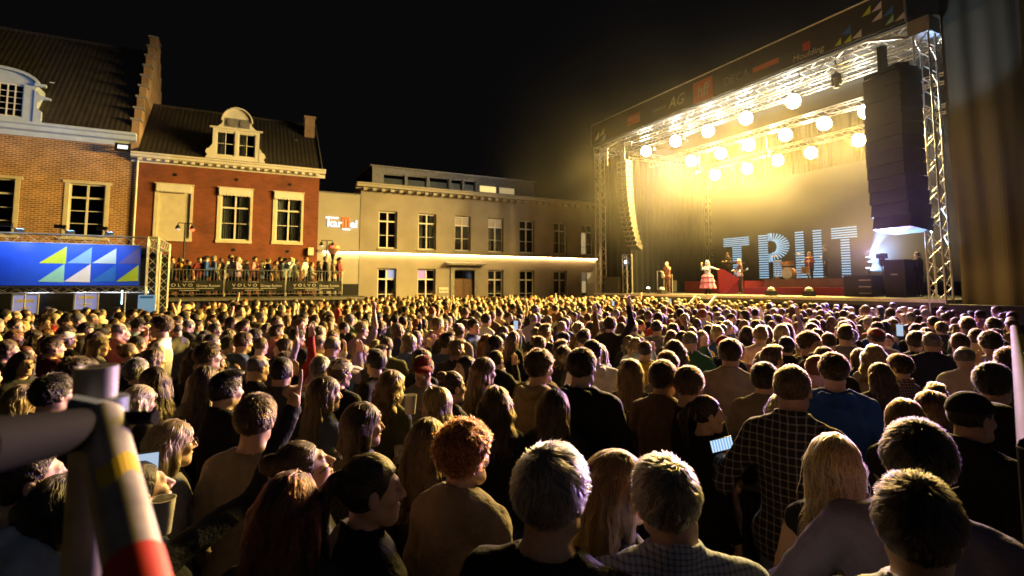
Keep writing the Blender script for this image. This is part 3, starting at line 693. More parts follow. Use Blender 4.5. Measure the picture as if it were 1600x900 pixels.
# --- red brick house
h2 = tag(empty('brick_house', (0,0,0)), 'dark red brick house with white curved dormer and scalloped window boxes', 'house')
wr = [(-4.16,-2.42,4.88,7.71),(-1.28,.46,4.88,7.74),(1.50,3.14,4.90,7.74)]
wall_openings(-4.975, 3.97, 0, 8.98, wr, y=FY+.01).build('wall', M['brick_red'], h2); house_shell(h2, -4.975, 3.97, 9.0, 7.2, M['brick_red'], FY+.01)
MB().prism([(FY+.02,8.78),(FY-.06,8.78),(FY-.10,8.95),(FY-.34,9.02),(FY-.38,9.14),(FY-.46,9.17),(FY-.46,9.25),(FY+.02,9.26)], 'x', -5.25, 4.28).build('cornice', M['white'], h2)
for i in range(23): MB().box(-4.95+i*.395,-4.95+i*.395+.17,FY-.30,FY-.085,8.86,8.985).build('dentil', M['white'], h2)
rf = MB(); rf.prism([(FY-.42,9.27),(36.5,13.0),(36.5,12.85),(FY-.2,9.2)], 'x', -4.96, 4.05); rf.prism([(36.5,13.0),(40.6,9.0),(40.4,8.9),(36.5,12.85)], 'x', -4.96, 4.05)
r2 = rf.build('roof', M['tile_dark'], h2); MB().tube((-4.95,36.5,13.0),(4.1,36.5,13.0),.085).build('ridge_tile', M['tile_brown'], r2)
MB().bar((4.06,FY-.40,9.29),(4.06,36.5,13.06),.06,.12).build('verge', M['zinc'], r2)
MB().box(3.28,3.88,35.2,35.8,11.2,13.1).box(3.22,3.94,35.14,35.86,13.1,13.22).build('chimney', M['brick_gable'], r2); MB().box(2.7,2.8,34.5,34.55,11.3,11.42).build('roof_hook', M['zinc'], r2)
MB().poly([(-4.97,FY,9.0),(-4.97,36.5,12.9),(-4.97,40.6,9.0)]).poly([(3.97,FY,9.0),(3.97,40.6,9.0),(3.97,36.5,12.9)]).build('gable_wall', M['brick_red'], h2)
for i, (a,b,c,d) in enumerate(wr):
    MB().box(a,a+.17,FY-.035,FY+.22,c,d).box(b-.12,b,FY-.035,FY+.22,c,d).box(a-.02,b+.02,FY-.06,FY+.22,c-.16,c).build('architrave', M['cream'], h2)
    bx = MB(); bx.box(a+.06,b-.10,FY-.13,FY+.04,d-.33,d+.02); nn = 9; w_ = (b-a-.16)/nn
    for k in range(nn): bx.prism([(a+.06+w_*k+w_/2+w_/2*math.cos(t), d-.33+.085*math.sin(t)) for t in np.linspace(math.pi, 2*math.pi, 7)], 'y', FY-.13, FY-.11)
    bx.build('blind_box', M['white'], h2); MB().box(a-.03,b+.03,FY-.15,FY+.02,d+.022,d+.07).build('lintel_board', M['cream'], h2)
    if i == 0:
        MB().box(a+.17,b-.12,FY+.07,FY+.10,c,d-.2).build('closed_shutter', M['cream'], h2)
        for k in range(22): MB().box(a+.18,b-.13,FY+.055,FY+.07,c+.05+k*.115,c+.05+k*.115+.10).build('shutter_slat', M['cream'], h2)
    else:
        window(h2, a+.17, b-.12, c, d-.25, (.85,1,1), y=FY+.06, thick_after=1, curtain=[(.05,.38),(.62,.95)])
for x, z in ((-3.3,8.28),(-.4,8.28),(2.35,8.25),(-.4,4.35),(2.35,4.35)): MB().lathe([(.0,0),(.09,0),(.09,.03),(.0,.04)], (x,FY-.02,z), 10, 'y').build('wall_anchor', M['black_metal'], h2)
MB().box(3.45,3.75,FY-.2,FY,4.15,4.6).build('meter_box', M['white'], h2)
tag(MB().tube((-4.97,FY-.09,0),(-4.97,FY-.09,8.85),.055,n=10).build('downpipe', M['white'], smooth=True), 'pale drainpipe running down between the two brick houses', 'drainpipe')
# curved dormer of the red house
cx = -.48; dy = FY-.40
dop = [(cx-.98,cx-.08,9.5,10.84),(cx+.08,cx+.94,9.5,10.84)]
dn = wall_openings(cx-1.16, cx+1.14, 9.27, 11.02, dop, y=dy, t=.18)
top = [(cx-1.16,11.02)] + [(cx-1.16+.42*k/4, 11.02+.28*(1-math.cos(k/4*1.57))) for k in range(1,5)] + [(cx+.72*math.cos(t), 11.40+.78*math.sin(t)) for t in np.linspace(math.pi, 0, 15)] + [(cx+.74+.42*(1-k/4), 11.02+.28*(1-math.cos(k/4*1.57))) for k in (4,3,2,1)][::1] + [(cx+1.14,11.02)]
dn.prism(top, 'y', dy, dy+.35); dorm = dn.build('dormer', M['white'], h2)
MB().box(cx-1.16,cx-1.14,dy+.02,dy+2.0,9.27,11.02).box(cx+1.12,cx+1.14,dy+.02,dy+2.0,9.27,11.02).box(cx-1.14,cx+1.12,dy+.3,dy+2.2,10.95,11.02).build('dormer_cheek', M['lead'], dorm)
mo = MB(); pp = [(cx+.76*math.cos(t), dy-.03, 11.40+.82*math.sin(t)) for t in np.linspace(math.pi*.98, .02*math.pi, 15)]
for a, b in zip(pp[:-1], pp[1:]): mo.bar(a, b, .14, .07)
mo.box(cx-1.32,cx+1.30,dy-.09,dy+.02,10.98,11.06); mo.build('dormer_moulding', M['white'], dorm)
MB().box(cx-.62,cx-.02,dy-.02,dy-.002,11.12,11.62).box(cx+.02,cx+.62,dy-.02,dy-.002,11.12,11.62).build('dormer_panel', M['lead'], dorm)
for ox in (-.32,.32): MB().lathe([(.0,0),(.2,0),(.2,.03),(.15,.045),(.13,.02),(0,.02)], (cx+ox,dy-.062,11.36), 16, 'y').build('roundel', M['lead'], dorm)
for sx in (-1, 1):
    MB().prism([(cx+sx*1.15,10.1),(cx+sx*1.30,9.85),(cx+sx*1.42,9.78),(cx+sx*1.48,9.62),(cx+sx*1.38,9.5),(cx+sx*1.48,9.28),(cx+sx*1.15,9.28)], 'y', dy-.02, dy+.14).build('scroll_bracket', M['white'], dorm)
for (a,b,c,d) in dop: window(dorm, a, b, c, d, (1,1), y=dy+.05, fr=.06, bar=.03, mull=.035, curtain=[(.0,.45)])

# --- rendered hotel
h3 = tag(empty('hotel', (0,0,0)), 'long beige rendered hotel with a glowing light strip and tall windows', 'hotel')
w1 = [(7.55,8.73),(10.11,11.33),(12.63,13.79),(15.08,16.27),(17.55,18.76),(20.39,21.57),(22.85,23.98)]
ops = [(a,b,4.70,7.07) for a,b in w1] + [(a,b,.95,3.46) for i,(a,b) in enumerate(w1) if i != 2] + [(12.62,14.06,.1,3.40)]
wall_openings(6.42, 27.0, 0, 8.35, ops, y=FY+.02).build('wall', M['render'], h3); house_shell(h3, 6.42, 27.0, 8.4, 9, M['render'], FY+.02)
MB().box(3.975,6.418,FY+.05,FY+4,0,7.95).build('annex_wall', M['render_light'], h3); MB().box(3.95,6.44,FY-.0,FY+4.05,7.953,8.02).build('annex_coping', M['zinc'], h3)
MB().prism([(FY+.1,8.34),(FY-.10,8.34),(FY-.14,8.42),(FY-.42,8.46),(FY-.44,8.60),(FY-.50,8.62),(FY-.50,8.70),(FY+.1,8.72)], 'x', 6.10, 27.2).build('cornice', M['render_light'], h3)
for i in range(36): MB().box(6.5+i*.56,6.5+i*.56+.22,FY-.36,FY-.11,8.24,8.415).build('modillion', M['render_light'], h3)
MB().box(3.98,27.0,FY-.13,FY+.04,4.42,4.52).build('string_course', M['stone'], h3)
LED = emit('warm_light_strip', (1,.60,.22), 85.0)
MB().box(4.3,24.3,FY-.10,FY-.075,4.365,4.41).build('light_strip', LED, h3)
refl_blue = emit('painted_blue_reflection', (.45,.55,1), .55); refl_pink = emit('painted_pink_reflection', (.75,.45,.85), .5); lit_warm = emit('pane_lit_room', (1,.75,.35), .40); glow_dim = emit('dim_room_and_reflection', (1,.8,.5), .12)  # blue and pink panes glow to imitate reflections; dim also serves lit rooms
for i, (a,b) in enumerate(w1):
    lit = {2: {(0,0): glow_dim, (0,1): glow_dim}, 3: {(0,0): glow_dim, (0,1): glow_dim}, 6: {(1,0): lit_warm, (2,0): lit_warm}}.get(i)  # the third window's transom glow imitates a reflected lamp
    window(h3, a+.02, b-.02, 4.72, 7.05, (.62,1,.85), y=FY+.20, thick_after=1, lit=lit, curtain=[(.04,.3),(.7,.96)] if i % 2 else None)
    MB().box(a-.06,b+.06,FY-.05,FY+.2,4.60,4.70).build('window_sill', M['stone'], h3)
    if i != 2:
        lit = {0: {(0,1): refl_blue}, 1: {(0,0): refl_pink}, 6: {(0,0): glow_dim, (0,1): lit_warm, (1,0): lit_warm}}.get(i)
        window(h3, a+.02, b-.02, .97, 3.44, (.62,1,.85), y=FY+.20, thick_after=1, lit=lit); MB().box(a-.06,b+.06,FY-.05,FY+.2,.85,.95).build('window_sill', M['stone'], h3)
    if i >= 2:
        rl = MB(); [rl.tube((a+.05+(b-a-.1)*k/9,FY+.10,4.72),(a+.05+(b-a-.1)*k/9,FY+.10,5.3),.008,n=4) for k in range(10)]; rl.bar((a,FY+.10,5.3),(b,FY+.10,5.3),.025); rl.build('window_railing', M['black_metal'], h3)
dr = MB().box(12.64,13.33,FY+.20,FY+.25,.1,2.75).box(13.35,14.04,FY+.20,FY+.25,.1,2.75).build('double_door', M['door_wood'], h3)
for a in (12.74,13.45):
    for z0_, z1_ in ((.3,1.1),(1.25,2.6)): MB().box(a,a+.5,FY+.17,FY+.20,z0_,z1_).build('door_panel', M['door_wood'], dr)
MB().box(12.64,14.04,FY+.19,FY+.26,2.76,2.84).build('transom_bar', M['door_wood'], dr)
for a in (12.66,13.36): MB().box(a,a+.66,FY+.22,FY+.235,2.85,3.38).build('fanlight_pane', M['glass'], dr)
MB().box(12.35,12.62,FY-.06,FY+.2,.0,3.45).box(14.06,14.33,FY-.06,FY+.2,0,3.45).box(12.35,14.33,FY-.07,FY+.2,3.45,3.62).build('door_surround', M['stone'], h3)
MB().prism([(FY+.0,3.80),(FY-.5,3.74),(FY-.52,3.86),(FY,3.95)], 'x', 12.0, 14.75).build('door_hood', M['stone'], h3)
ts = wall_openings(7.35, 19.4, 8.5, 10.12, [(8.05,9.50,9.0,9.72),(9.66,11.02,9.0,9.76),(11.18,12.6,9.0,9.82),(12.76,13.62,9.05,9.82),(13.74,14.62,9.05,9.82),(14.95,16.36,9.05,9.6),(16.5,17.86,9.05,9.6)], y=34.0, t=.3).build('attic_storey', M['lead'], h3)
MB().box(7.2,19.5,33.85,39,10.12,10.2).build('attic_roof', M['zinc'], h3)
for k, (a,b,c,d) in enumerate([(8.05,9.50,9.0,9.72),(9.66,11.02,9.0,9.76),(11.18,12.6,9.0,9.82),(12.76,13.62,9.05,9.82),(13.74,14.62,9.05,9.82),(14.95,16.36,9.05,9.6),(16.5,17.86,9.05,9.6)]):
    lit = {(0,0): emit('attic_lit_room', (1,.72,.25), 1.1)} if k == 5 else ({(0,0): lit_warm} if k == 6 else None)
    if k < 5: MB().box(a+.07,b-.07,34.165,34.18,c+.07,c+(d-c)*.62).build('window_blind', M['white'], h3)
    window(h3, a, b, c, d, (1,), cols=1, y=34.1, fr=.06, material='zinc', lit=lit)
MB().box(6.42,27,FY+.6,FY+9,8.36,8.5).build('flat_roof', M['zinc'], h3)
# lit hotel name on the annex wall and the small plate by the door
sg = tag(empty('hotel_sign', (5.28,FY+.03,5.85)), 'white and orange illuminated letters on the pale hotel annex', 'sign')
SW = emit('sign_white', (.92,.95,1), 2.2); SO = emit('sign_orange', (1,.22,.04), 1.2)
R90 = (math.pi/2,0,0)
text_obj('kar', .66, 'letters', SW, sg, (.06,-.02,.06), R90, .02, 'RIGHT'); text_obj('el', .66, 'letters', SW, sg, (.52,-.02,.06), R90, .02, 'LEFT')
mm = MB()
for ox in (0, .21):
    pts = [(.08+ox+.10*math.cos(t)+.1, -.02, .42+.26*math.sin(t)) for t in np.linspace(math.pi, 0, 11)]
    pts = [(pts[0][0],-.02,.06)] + pts + [(pts[-1][0],-.02,.06)]
    mm.path(pts, .026, 6)
    mm.path([(p[0]*.55+.45*(.18+ox), -.02, .06+(p[2]-.06)*.8) for p in pts], .018, 6)
mm.build('arched_letter', SO, sg)
for k in range(5): MB().box(-.88+k*.15,-.78+k*.15,-.04,0,.56,.64).build('small_letter', SW, sg)
for k in range(4): MB().box(.10+k*.12,.19+k*.12,-.04,0,-.10,-.03).build('star', SW, sg)
pl = tag(empty('name_plate', (11.87,FY-.0,2.05)), 'small cream plate with dark lettering beside the hotel door', 'sign')
MB().box(-.33,.33,-.03,.0,-.14,.22).build('plate', M['white'], pl); text_obj('karmel', .20, 'letters', M['black_metal'], pl, (0,-.036,-.03), R90, .003)
# dark roofs and wall between red house and hotel
# ------------------------------------------------------------------ bar stand with blue banner, and the raised terrace
M['banner_blue'] = mat('blue_banner_cloth', (.015,.09,.80), .5, var=.12, scale=1.2); 
TRI = {k: mat('banner_print_'+k, c, .55, var=.06) for k, c in dict(lime=(.50,.68,.04), sky=(.22,.46,.80), pale=(.55,.76,.90), mint=(.30,.66,.50), white=(.72,.74,.82), azure=(.03,.20,.72), purple=(.12,.13,.52)).items()}
BY = 20.0
bs = tag(empty('bar_stand', (-4.5,BY,0)), 'truss framed bar stand behind the crowd carrying a blue banner', 'bar stand')
def L_(m): return m
def rel(o, m):  # place a part built in world coordinates under an Empty
    m.parent = o; m.location = -o.location if o.rotation_euler.z == 0 else m.location; return m
for nm, z in (('upper_truss', 3.74), ('lower_truss', 2.24)):
    rel(bs, MB().truss((-10,BY,z), (-2.62,BY,z), .27 if z > 3 else .18, .022, .30, rb=.010).build(nm, M['alu'], smooth=True))
for y_ in (BY, BY+3.0): rel(bs, MB().truss((-2.50,y_,0.0), (-2.50,y_,3.9), .27, .022, .30, up=(0,1,0), rb=.010).build('corner_tower', M['alu'], smooth=True))
rel(bs, MB().truss((-2.5,BY+.15,3.74), (-2.5,BY+2.9,3.74), .27, .022, .30, rb=.010).build('side_truss', M['alu'], smooth=True))
rel(bs, MB().box(-10,-2.7,BY+.2,BY+3.4,3.50,3.56).build('canopy', M['black_metal'])); rel(bs, MB().box(-10,-2.4,BY+3.3,BY+3.4,0,3.5).build('back_wall', M['black_metal']))
rel(bs, MB().box(-10,-2.9,BY+.1,BY+.75,0,1.12).box(-10,-2.85,BY+.05,BY+.80,1.12,1.17).build('counter', M['black_metal']))
tub = emit('cool_tube_light', (.55,.85,1), 5.0)
for p0, p1 in (((-3.75,BY+3.2,1.7),(-3.75,BY+3.2,2.2)), ((-3.35,BY+3.1,2.12),(-2.95,BY+3.1,2.12)), ((-6.4,BY+3.0,2.12),(-5.9,BY+3.0,2.12))): rel(bs, MB().tube(p0, p1, .02).build('tube_light', tub))
post = emit('lit_menu_poster', (.42,.42,.75), .55)
for x0, x1, z0, z1 in ((-6.6,-6.0,1.45,2.05), (-5.0,-4.4,1.55,2.1)):
    ps = rel(bs, MB().box(x0,x1,BY+2.9,BY+2.95,z0,z1).build('menu_poster', post)); MB().box(x0+.08,x1-.08,BY+2.885,BY+2.898,z0+.36,z0+.46).box(x0+.15,x1-.15,BY+2.885,BY+2.898,z0+.15,z0+.2).build('poster_line', M['white'], ps)
    MB().box(x0-.04,x0,BY+2.87,BY+2.96,z0-.04,z1+.04).box(x1,x1+.04,BY+2.87,BY+2.96,z0-.04,z1+.04).box(x0,x1,BY+2.87,BY+2.96,z1,z1+.04).build('poster_frame', M['alu'], ps)
for x in (-5.6,-4.2,-3.2): rel(bs, MB().tube((x,BY+.3,1.17),(x,BY+.3,2.2),.02).build('canopy_post', M['alu']))
UPL = emit('blue_uplight_lens', (.25,.5,1), 12.0)
for i, (x_, tg) in enumerate(((-5.75,(-10.5,FY-.4,11.2)),(-4.6,(-8.5,FY-.4,10.3)),(-3.65,(-6.0,FY-.4,10.0)))):
    o = tag(empty('uplight', (x_,BY,3.88)), ('first','second','third')[i]+' small dark lamp from the left on top of the bar truss', 'flood lamp', 'lamps on the bar truss'); MB().box(-.10,.10,-.07,.07,0,.12).bar((0,-.05,.06),(0,-.95,.16),.03).box(-.13,.13,-1.02,-.92,.10,.2).build('housing', M['black_metal'], o); MB().box(-.085,.085,-.05,.06,.121,.128).build('lens', UPL, o)
    spot('banner_wash', (x_,BY-1.0,3.96), (x_-.3,BY-.2,2.8), 75, (.80,.88,1.0), 150, .8, .06)
    spot('blue_uplight', (x_,BY+.1,4.06), tg, 900, (.22,.45,1.0), 26, .8, .06)
# blue banner: a cloth with slack waves, triangles sewn on as their own pieces
bn = tag(empty('banner', (-4.5,BY-.17,2.35)), 'wide blue banner with lime, pale and blue triangles on truss', 'banner')
def bw(x, z): return .022*math.sin(x*2.1+z*1.3)+.016*math.sin(x*4.7-z*2.6+1)
def sheet(pts_fn, nu, nv, y0):
    m = MB(); g_ = [[pts_fn(u/nu, v/nv) for u in range(nu+1)] for v in range(nv+1)]
    for v in range(nv):
        for u in range(nu): m.poly([(x, y0+bw(x,z), z) for x, z in (g_[v][u], g_[v][u+1], g_[v+1][u+1], g_[v+1][u])])
    return m
def rel2(m, o): m.parent = o; m.location = -o.location; return m
X0, X1, Z0, Z1 = -10.0, -2.78, 2.37, 3.60
rel2(sheet(lambda u, v: (X0+(X1-X0)*u, Z0+(Z1-Z0)*v), 60, 10, BY-.20).build('cloth', M['banner_blue'], smooth=True), bn)
def tri(a, b, c, k):
    n = 6; m = MB(); a, b, c = [np.array(p) for p in (a,b,c)]
    for i in range(n):
        for j in range(n-i):
            P = lambda i, j: a+(b-a)*i/n+(c-a)*j/n
            q = [P(i,j),P(i+1,j),P(i,j+1)]; m.poly([(p[0], BY-.206+bw(p[0],p[1]), p[1]) for p in q])
            if i+j < n-1: q = [P(i+1,j),P(i+1,j+1),P(i,j+1)]; m.poly([(p[0], BY-.206+bw(p[0],p[1]), p[1]) for p in q])
    rel2(m.build('triangle', TRI[k], smooth=True), bn)
def bp_(px, py): p = hy(px, py, BY-.2); return (p.x, p.z)
for a, b, c, k in (((61,411),(103,412),(104,385),'lime'),((105,411),(142,412),(144,386),'sky'),((144,411),(181,412),(182,388),'pale'),((184,412),(218,386),(219,412),'purple'),
                   ((59,440),(100,441),(101,412),'mint'),((100,440),(140,441),(142,412),'white'),((142,440),(180,440),(181,413),'azure'),((181,440),(216,439),(217,414),'lime')):
    tri(bp_(*a), bp_(*b), bp_(*c), k)
sb = tag(empty('sign_board', tuple(hy(229,474,BY-.4))), 'pale blue sign board below the right end of the blue banner', 'sign')
MB().box(-.22,.22,-.02,.02,-.32,.26).build('panel', emit('sign_board_face', (.30,.55,.80), .42), sb); MB().box(-.17,.17,-.027,-.021,.16,.22).build('heading', TRI['azure'], sb); MB().tube((0,.03,-3),(0,.03,-.32),.02).build('post', M['alu'], sb)
# raised terrace with people
PY = 25.0; PX0, PX1, PZ = -2.95, 4.17, 1.90
tr = tag(empty('viewing_terrace', ((PX0+PX1)/2,PY,0)), 'raised dark viewing terrace in front of the red brick house', 'terrace')
M['deck'] = mat('deck_boards', (.06,.055,.05), .7, var=.3); M['navy'] = mat('navy_skirt_cloth', (.012,.010,.045), .8)
rel2(MB().box(PX0-.3,PX1+1.0,PY,FY-1.0,PZ-.12,PZ).build('deck', M['deck']), tr); 
def pleat(x0, x1, y, z0, z1, n=60, d=.03):
    m = MB(); 
    for i in range(n):
        a, b = x0+(x1-x0)*i/n, x0+(x1-x0)*(i+1)/n; m.poly([(a,y+d*(i % 2),z0),(b,y+d*((i+1) % 2),z0),(b,y+d*((i+1) % 2),z1),(a,y+d*(i % 2),z1)])
    return m
rel2(pleat(PX0-.3, PX1+1.0, PY-.02, 0, PZ-.14).build('skirt', M['navy'], smooth=True), tr)
rel2(MB().box(PX0-.3,PX1+1.0,PY-.06,PY-.003,PZ-.16,PZ-.06).build('edge_beam', M['steel']), tr)
rel2(MB().box(PX1+.05,PX1+.75,PY+.2,PY+.8,PZ+.003,PZ+.55).build('equipment_case', M['black_metal']), tr)
M['banner_black'] = mat('black_banner_cloth', (.010,.010,.011), .6, var=.2)
BT = mat('banner_lettering', (.62,.62,.62), .6, var=.05)
xs_ = [PX0, PX0+2.36, PX0+4.72, PX1]
for i in range(3):
    a, b = xs_[i]+.02, xs_[i+1]-.02; cx = (a+b)/2
    cb = tag(empty('crowd_barrier', (cx,PY+.05,PZ)), ('steel barrier with black lettered banner on terrace, beside the blue banner', 'middle of the three steel barriers with black banners on the terrace', 'steel barrier with black banner at the hotel end of the terrace')[i], 'barrier', 'barriers along the terrace edge')
    w = (b-a)/2; m = MB()
    m.path([(-w,0,.02),(-w,0,1.12),(w,0,1.12),(w,0,.02)], .02, 8); m.tube((-w,0,.12),(w,0,.12),.018); m.build('frame', M['steel'], cb, smooth=True)
    nb = 19
    for k in range(1, nb): MB().tube((-w+2*w*k/nb,0,.13),(-w+2*w*k/nb,0,1.11),.009,n=5).build('bar', M['steel'], cb)
    c = MB(); nu = 24
    for u in range(nu):
        for v in range(4):
            q = [(-w+.03+2*(w-.03)*s_/nu, .22+.46*t_/4) for s_, t_ in ((u,v),(u+1,v),(u+1,v+1),(u,v+1))]; c.poly([(x, -.032+.012*math.sin(x*9+i)*math.sin(z*7), z) for x, z in q])
    bo = c.build('banner', M['banner_black'], cb, smooth=True)
    text_obj('V O L V O', .17, 'letters', BT, bo, (-w*.36,-.055,.43), R90, .002, width=1.25); text_obj('Groep Rutten', .15, 'letters', BT, bo, (w*.52,-.055,.42), R90, .002)
    MB().box(-w*.75,w*.1,-.056,-.05,.345,.365).box(w*.15,w*.7,-.056,-.05,.345,.365).box(-w*.35,w*.25,-.056,-.05,.27,.285).box(-w*.25,w*.1,-.056,-.05,.62,.635).build('small_print', BT, bo)
def lantern(x, y, z, label, zb=0):
    o = tag(empty('street_lamp', (x,y,zb)), label, 'street lamp', 'lamps behind the terrace'); h = z-zb
    MB().tube((0,0,0),(0,0,h),.045,.03,n=8).build('post', M['black_metal'], o, smooth=True); MB().path([(-.26,0,h-.08),(-.24,0,h),(.24,0,h),(.26,0,h-.08)], .022, 6).build('cross_arm', M['black_metal'], o)
    for k, sx in enumerate((-.26,.26)):
        MB().lathe([(.02,0),(.05,-.02),(.10,-.14),(.105,-.17),(.02,-.17)], (sx,0,h-.08), 12).build('lamp_shade', M['black_metal'], o, smooth=True)
        MB().lathe([(.085,-.17),(.095,-.20),(.06,-.25),(.0,-.27)], (sx,0,h-.08), 12).build('lens', emit('lamp_red' if k else 'lamp_pale', (1,.08,.03) if k else (1,.75,.55), 5.0 if k else .6), o, smooth=True)
    return o
lantern(-2.16,25.9,5.0,'dark post with two small lamps, one glowing red, before the closed shutter'); lantern(3.66,26.6,4.55,'dark post with two small lamps beside the glass bowl lantern')
ol = tag(empty('street_lantern', (4.0,27.0,0)), 'lantern with wide glass bowl on a dark post by hotel', 'street lamp')
MB().tube((0,0,0),(0,0,3.55),.05,.04).lathe([(.04,3.5),(.09,3.56),(.03,3.62),(.12,3.9),(.12,3.92)], n=10).build('post', M['black_metal'], ol, smooth=True)
MB().lathe([(.12,3.92),(.36,4.18),(.33,4.32),(.18,4.42),(.0,4.45)], n=16).build('glass_bowl', emit('lantern_bowl', (.85,.36,.12), .22), ol, smooth=True)
# ------------------------------------------------------------------ the stage
SX = 20.5; SZ = 1.90; SY0, SY1 = 8.8, 28.0; RS = (math.pi/2,0,-math.pi/2)
M['black_cloth'] = mat('black_stage_cloth', (.012,.012,.012), .9, var=.3, scale=3); M['deck_black'] = mat('stage_deck_ply', (.05,.048,.044), .45, var=.3, scale=2)
M['red_carpet'] = mat('red_riser_cloth', (.22,.012,.025), .8, var=.2); M['truss'] = mat('stage_aluminium', (.55,.55,.54), .38, .6, var=.15, scale=12)
st = tag(empty('stage', (25,18.4,0)), 'covered concert stage with truss roof at the edge of the square', 'stage')
def S(m): m.parent = st; m.location = -st.location; return m
S(MB().box(SX,31,SY0,SY1,SZ-.25,SZ).build('deck', M['deck_black'])); S(MB().box(SX-.04,SX-.003,SY0,SY1,SZ-.10,SZ+.012).build('deck_edge', M['alu']))
def pleat_y(x, y0, y1, z0, z1, n, d, seed=0, m=None):
    m = m or MB(); rg = random.Random(seed); off = [rg.uniform(0, d) if i % 2 else 0 for i in range(n+1)]
    for i in range(n):
        a, b = y0+(y1-y0)*i/n, y0+(y1-y0)*(i+1)/n; m.poly([(x+off[i],a,z0),(x+off[i+1],b,z0),(x+off[i+1],b,z1),(x+off[i],a,z1)])
    return m
S(pleat_y(SX-.02, SY0, SY1, 0, SZ-.26, 120, .05).build('deck_skirt', M['black_cloth'], smooth=True))
S(MB().truss((20.75,SY0+.1,11.25),(20.75,27.9,11.25),.45,.030,.55,rb=.016).build('front_truss', M['truss'], smooth=True))
S(MB().truss((20.75,9.05,SZ-1.9),(20.75,9.05,11.02),.46,.034,.46,up=(0,1,0),rb=.018).build('corner_tower', M['truss'], smooth=True))
S(MB().truss((20.75,27.6,0),(20.75,27.6,11.02),.46,.034,.46,up=(0,1,0),rb=.018).build('corner_tower', M['truss'], smooth=True))
S(MB().box(20.40,21.1,8.72,9.38,11.0,11.55).build('corner_block', M['truss']))
S(MB().bar((20.55,9.2,11.0),(20.55,10.8,11.5),.08).build('corner_brace', M['truss']))
for y_ in (9.05, 27.6):
    S(MB().truss((20.98,y_,11.25),(30.4,y_,11.25),.40,.028,.55,rb=.014).build('side_truss', M['truss'], smooth=True)); S(MB().truss((30.6,y_,0),(30.6,y_,11.4),.40,.03,.5,up=(0,1,0),rb=.015).build('rear_tower', M['truss'], smooth=True))
for x_, z_ in ((22.2,11.15),(25.0,10.75),(28.0,10.35)): S(MB().truss((x_,9.3,z_),(x_,27.4,z_),.35,.026,.5,rb=.013).build('lighting_truss', M['truss'], smooth=True))
S(MB().prism([(20.6,11.62),(31,12.6),(31,12.65),(20.6,11.67)], 'y', 8.7, 28.0).build('roof_cover', M['black_cloth']))
S(pleat_y(30.8, 8.6, 28.3, 0, 12.5, 130, .12, 2).build('back_cloth', M['black_cloth'], smooth=True))
sc_ = MB()
for i in range(40):
    a, b = 21.0+9.8*i/40, 21.0+9.8*(i+1)/40; sc_.poly([(a,27.95+.1*(i % 2),0),(b,27.95+.1*((i+1) % 2),0),(b,27.95+.1*((i+1) % 2),11.6),(a,27.95+.1*(i % 2),11.6)])
S(sc_.build('side_cloth', M['black_cloth'], smooth=True))
S(pleat_y(20.95, 24.9, 27.9, SZ, 10.6, 24, .12, 9).build('wing_cloth', M['black_cloth'], smooth=True))
# --- fascia banner with sponsor marks
M['fascia'] = mat('fascia_banner_cloth', (.030,.030,.034), .6, var=.2, scale=1.0); FT = mat('fascia_lettering', (.42,.42,.42), .6); FO = mat('fascia_orange', (.40,.10,.03), .6)
fb = tag(empty('fascia_banner', (20.3,18.6,11.6)), 'long dark banner with sponsor lettering along the stage roof edge', 'banner')
def Fb(m): m.parent = fb; m.location = -fb.location; return m
Fb(MB().box(20.30,20.33,9.38,27.85,11.58,12.92).build('cloth', M['fascia'])); Fb(MB().path([(20.31,9.36,11.57),(20.31,9.36,12.94),(20.31,27.87,12.94),(20.31,27.87,11.57)], .035, 6).build('edge_tube', M['alu']))
def ftext(body, px, py, size, k=FT, shear=0.0, width=None):
    p = hx(px, py, 20.30); o = text_obj(body, size, 'letters', k, None, (0,0,0), RS, .004, shear=shear, width=width); o.parent = fb; o.location = Vector((20.295,p.y,p.z-size*.33))-fb.location
def frect(px, py, w, h, k, x=20.297):
    p = hx(px, py, 20.30); Fb(MB().box(x,x+.003,p.y-w/2,p.y+w/2,p.z-h/2,p.z+h/2).build('print_block', k))
frect(990,186,1.1,.55,FO); ftext('MARTENS', 990, 185, .26); ftext('P A X X X', 1030, 170, .22); ftext('AG', 1056, 158, .8, shear=.3); frect(1098,141,1.25,1.1,FO); ftext('hff', 1098, 141, .95, shear=.1, width=.8)
ftext('DECA', 1150, 121, .55, M['lead']); frect(1196,102,1.3,.22,FO); frect(1260,72,.32,.34,mat('fascia_red', (.35,.04,.02), .6)); ftext('Moulding', 1262, 84, .36, shear=.2)
def ftri(pts, k):
    w = [hx(x, y, 20.292) for x, y in pts]; Fb(MB().poly([(20.292,p.y,p.z) for p in w]).build('triangle', TRI[k]))
for pts, k in (([(1315,55),(1329,52),(1329,38)],'azure'),([(1318,68),(1330,64),(1330,53)],'lime'),([(1331,61),(1346,57),(1346,45)],'white'),([(1304,73),(1314,69),(1314,58)],'lime'),([(1346,27),(1360,21),(1360,8)],'lime'),([(1361,20),(1377,13),(1377,1)],'white'),([(1362,35),(1378,28),(1378,15)],'white'),
               ([(1380,26),(1395,20),(1395,8)],'azure'),([(1383,40),(1396,33),(1396,21)],'mint'),([(1398,34),(1415,27),(1415,15)],'white'),([(929,220),(936,216),(936,205)],'white'),([(937,213),(944,209),(944,199)],'white'),([(938,222),(946,218),(946,208)],'sky')): ftri(pts, k)
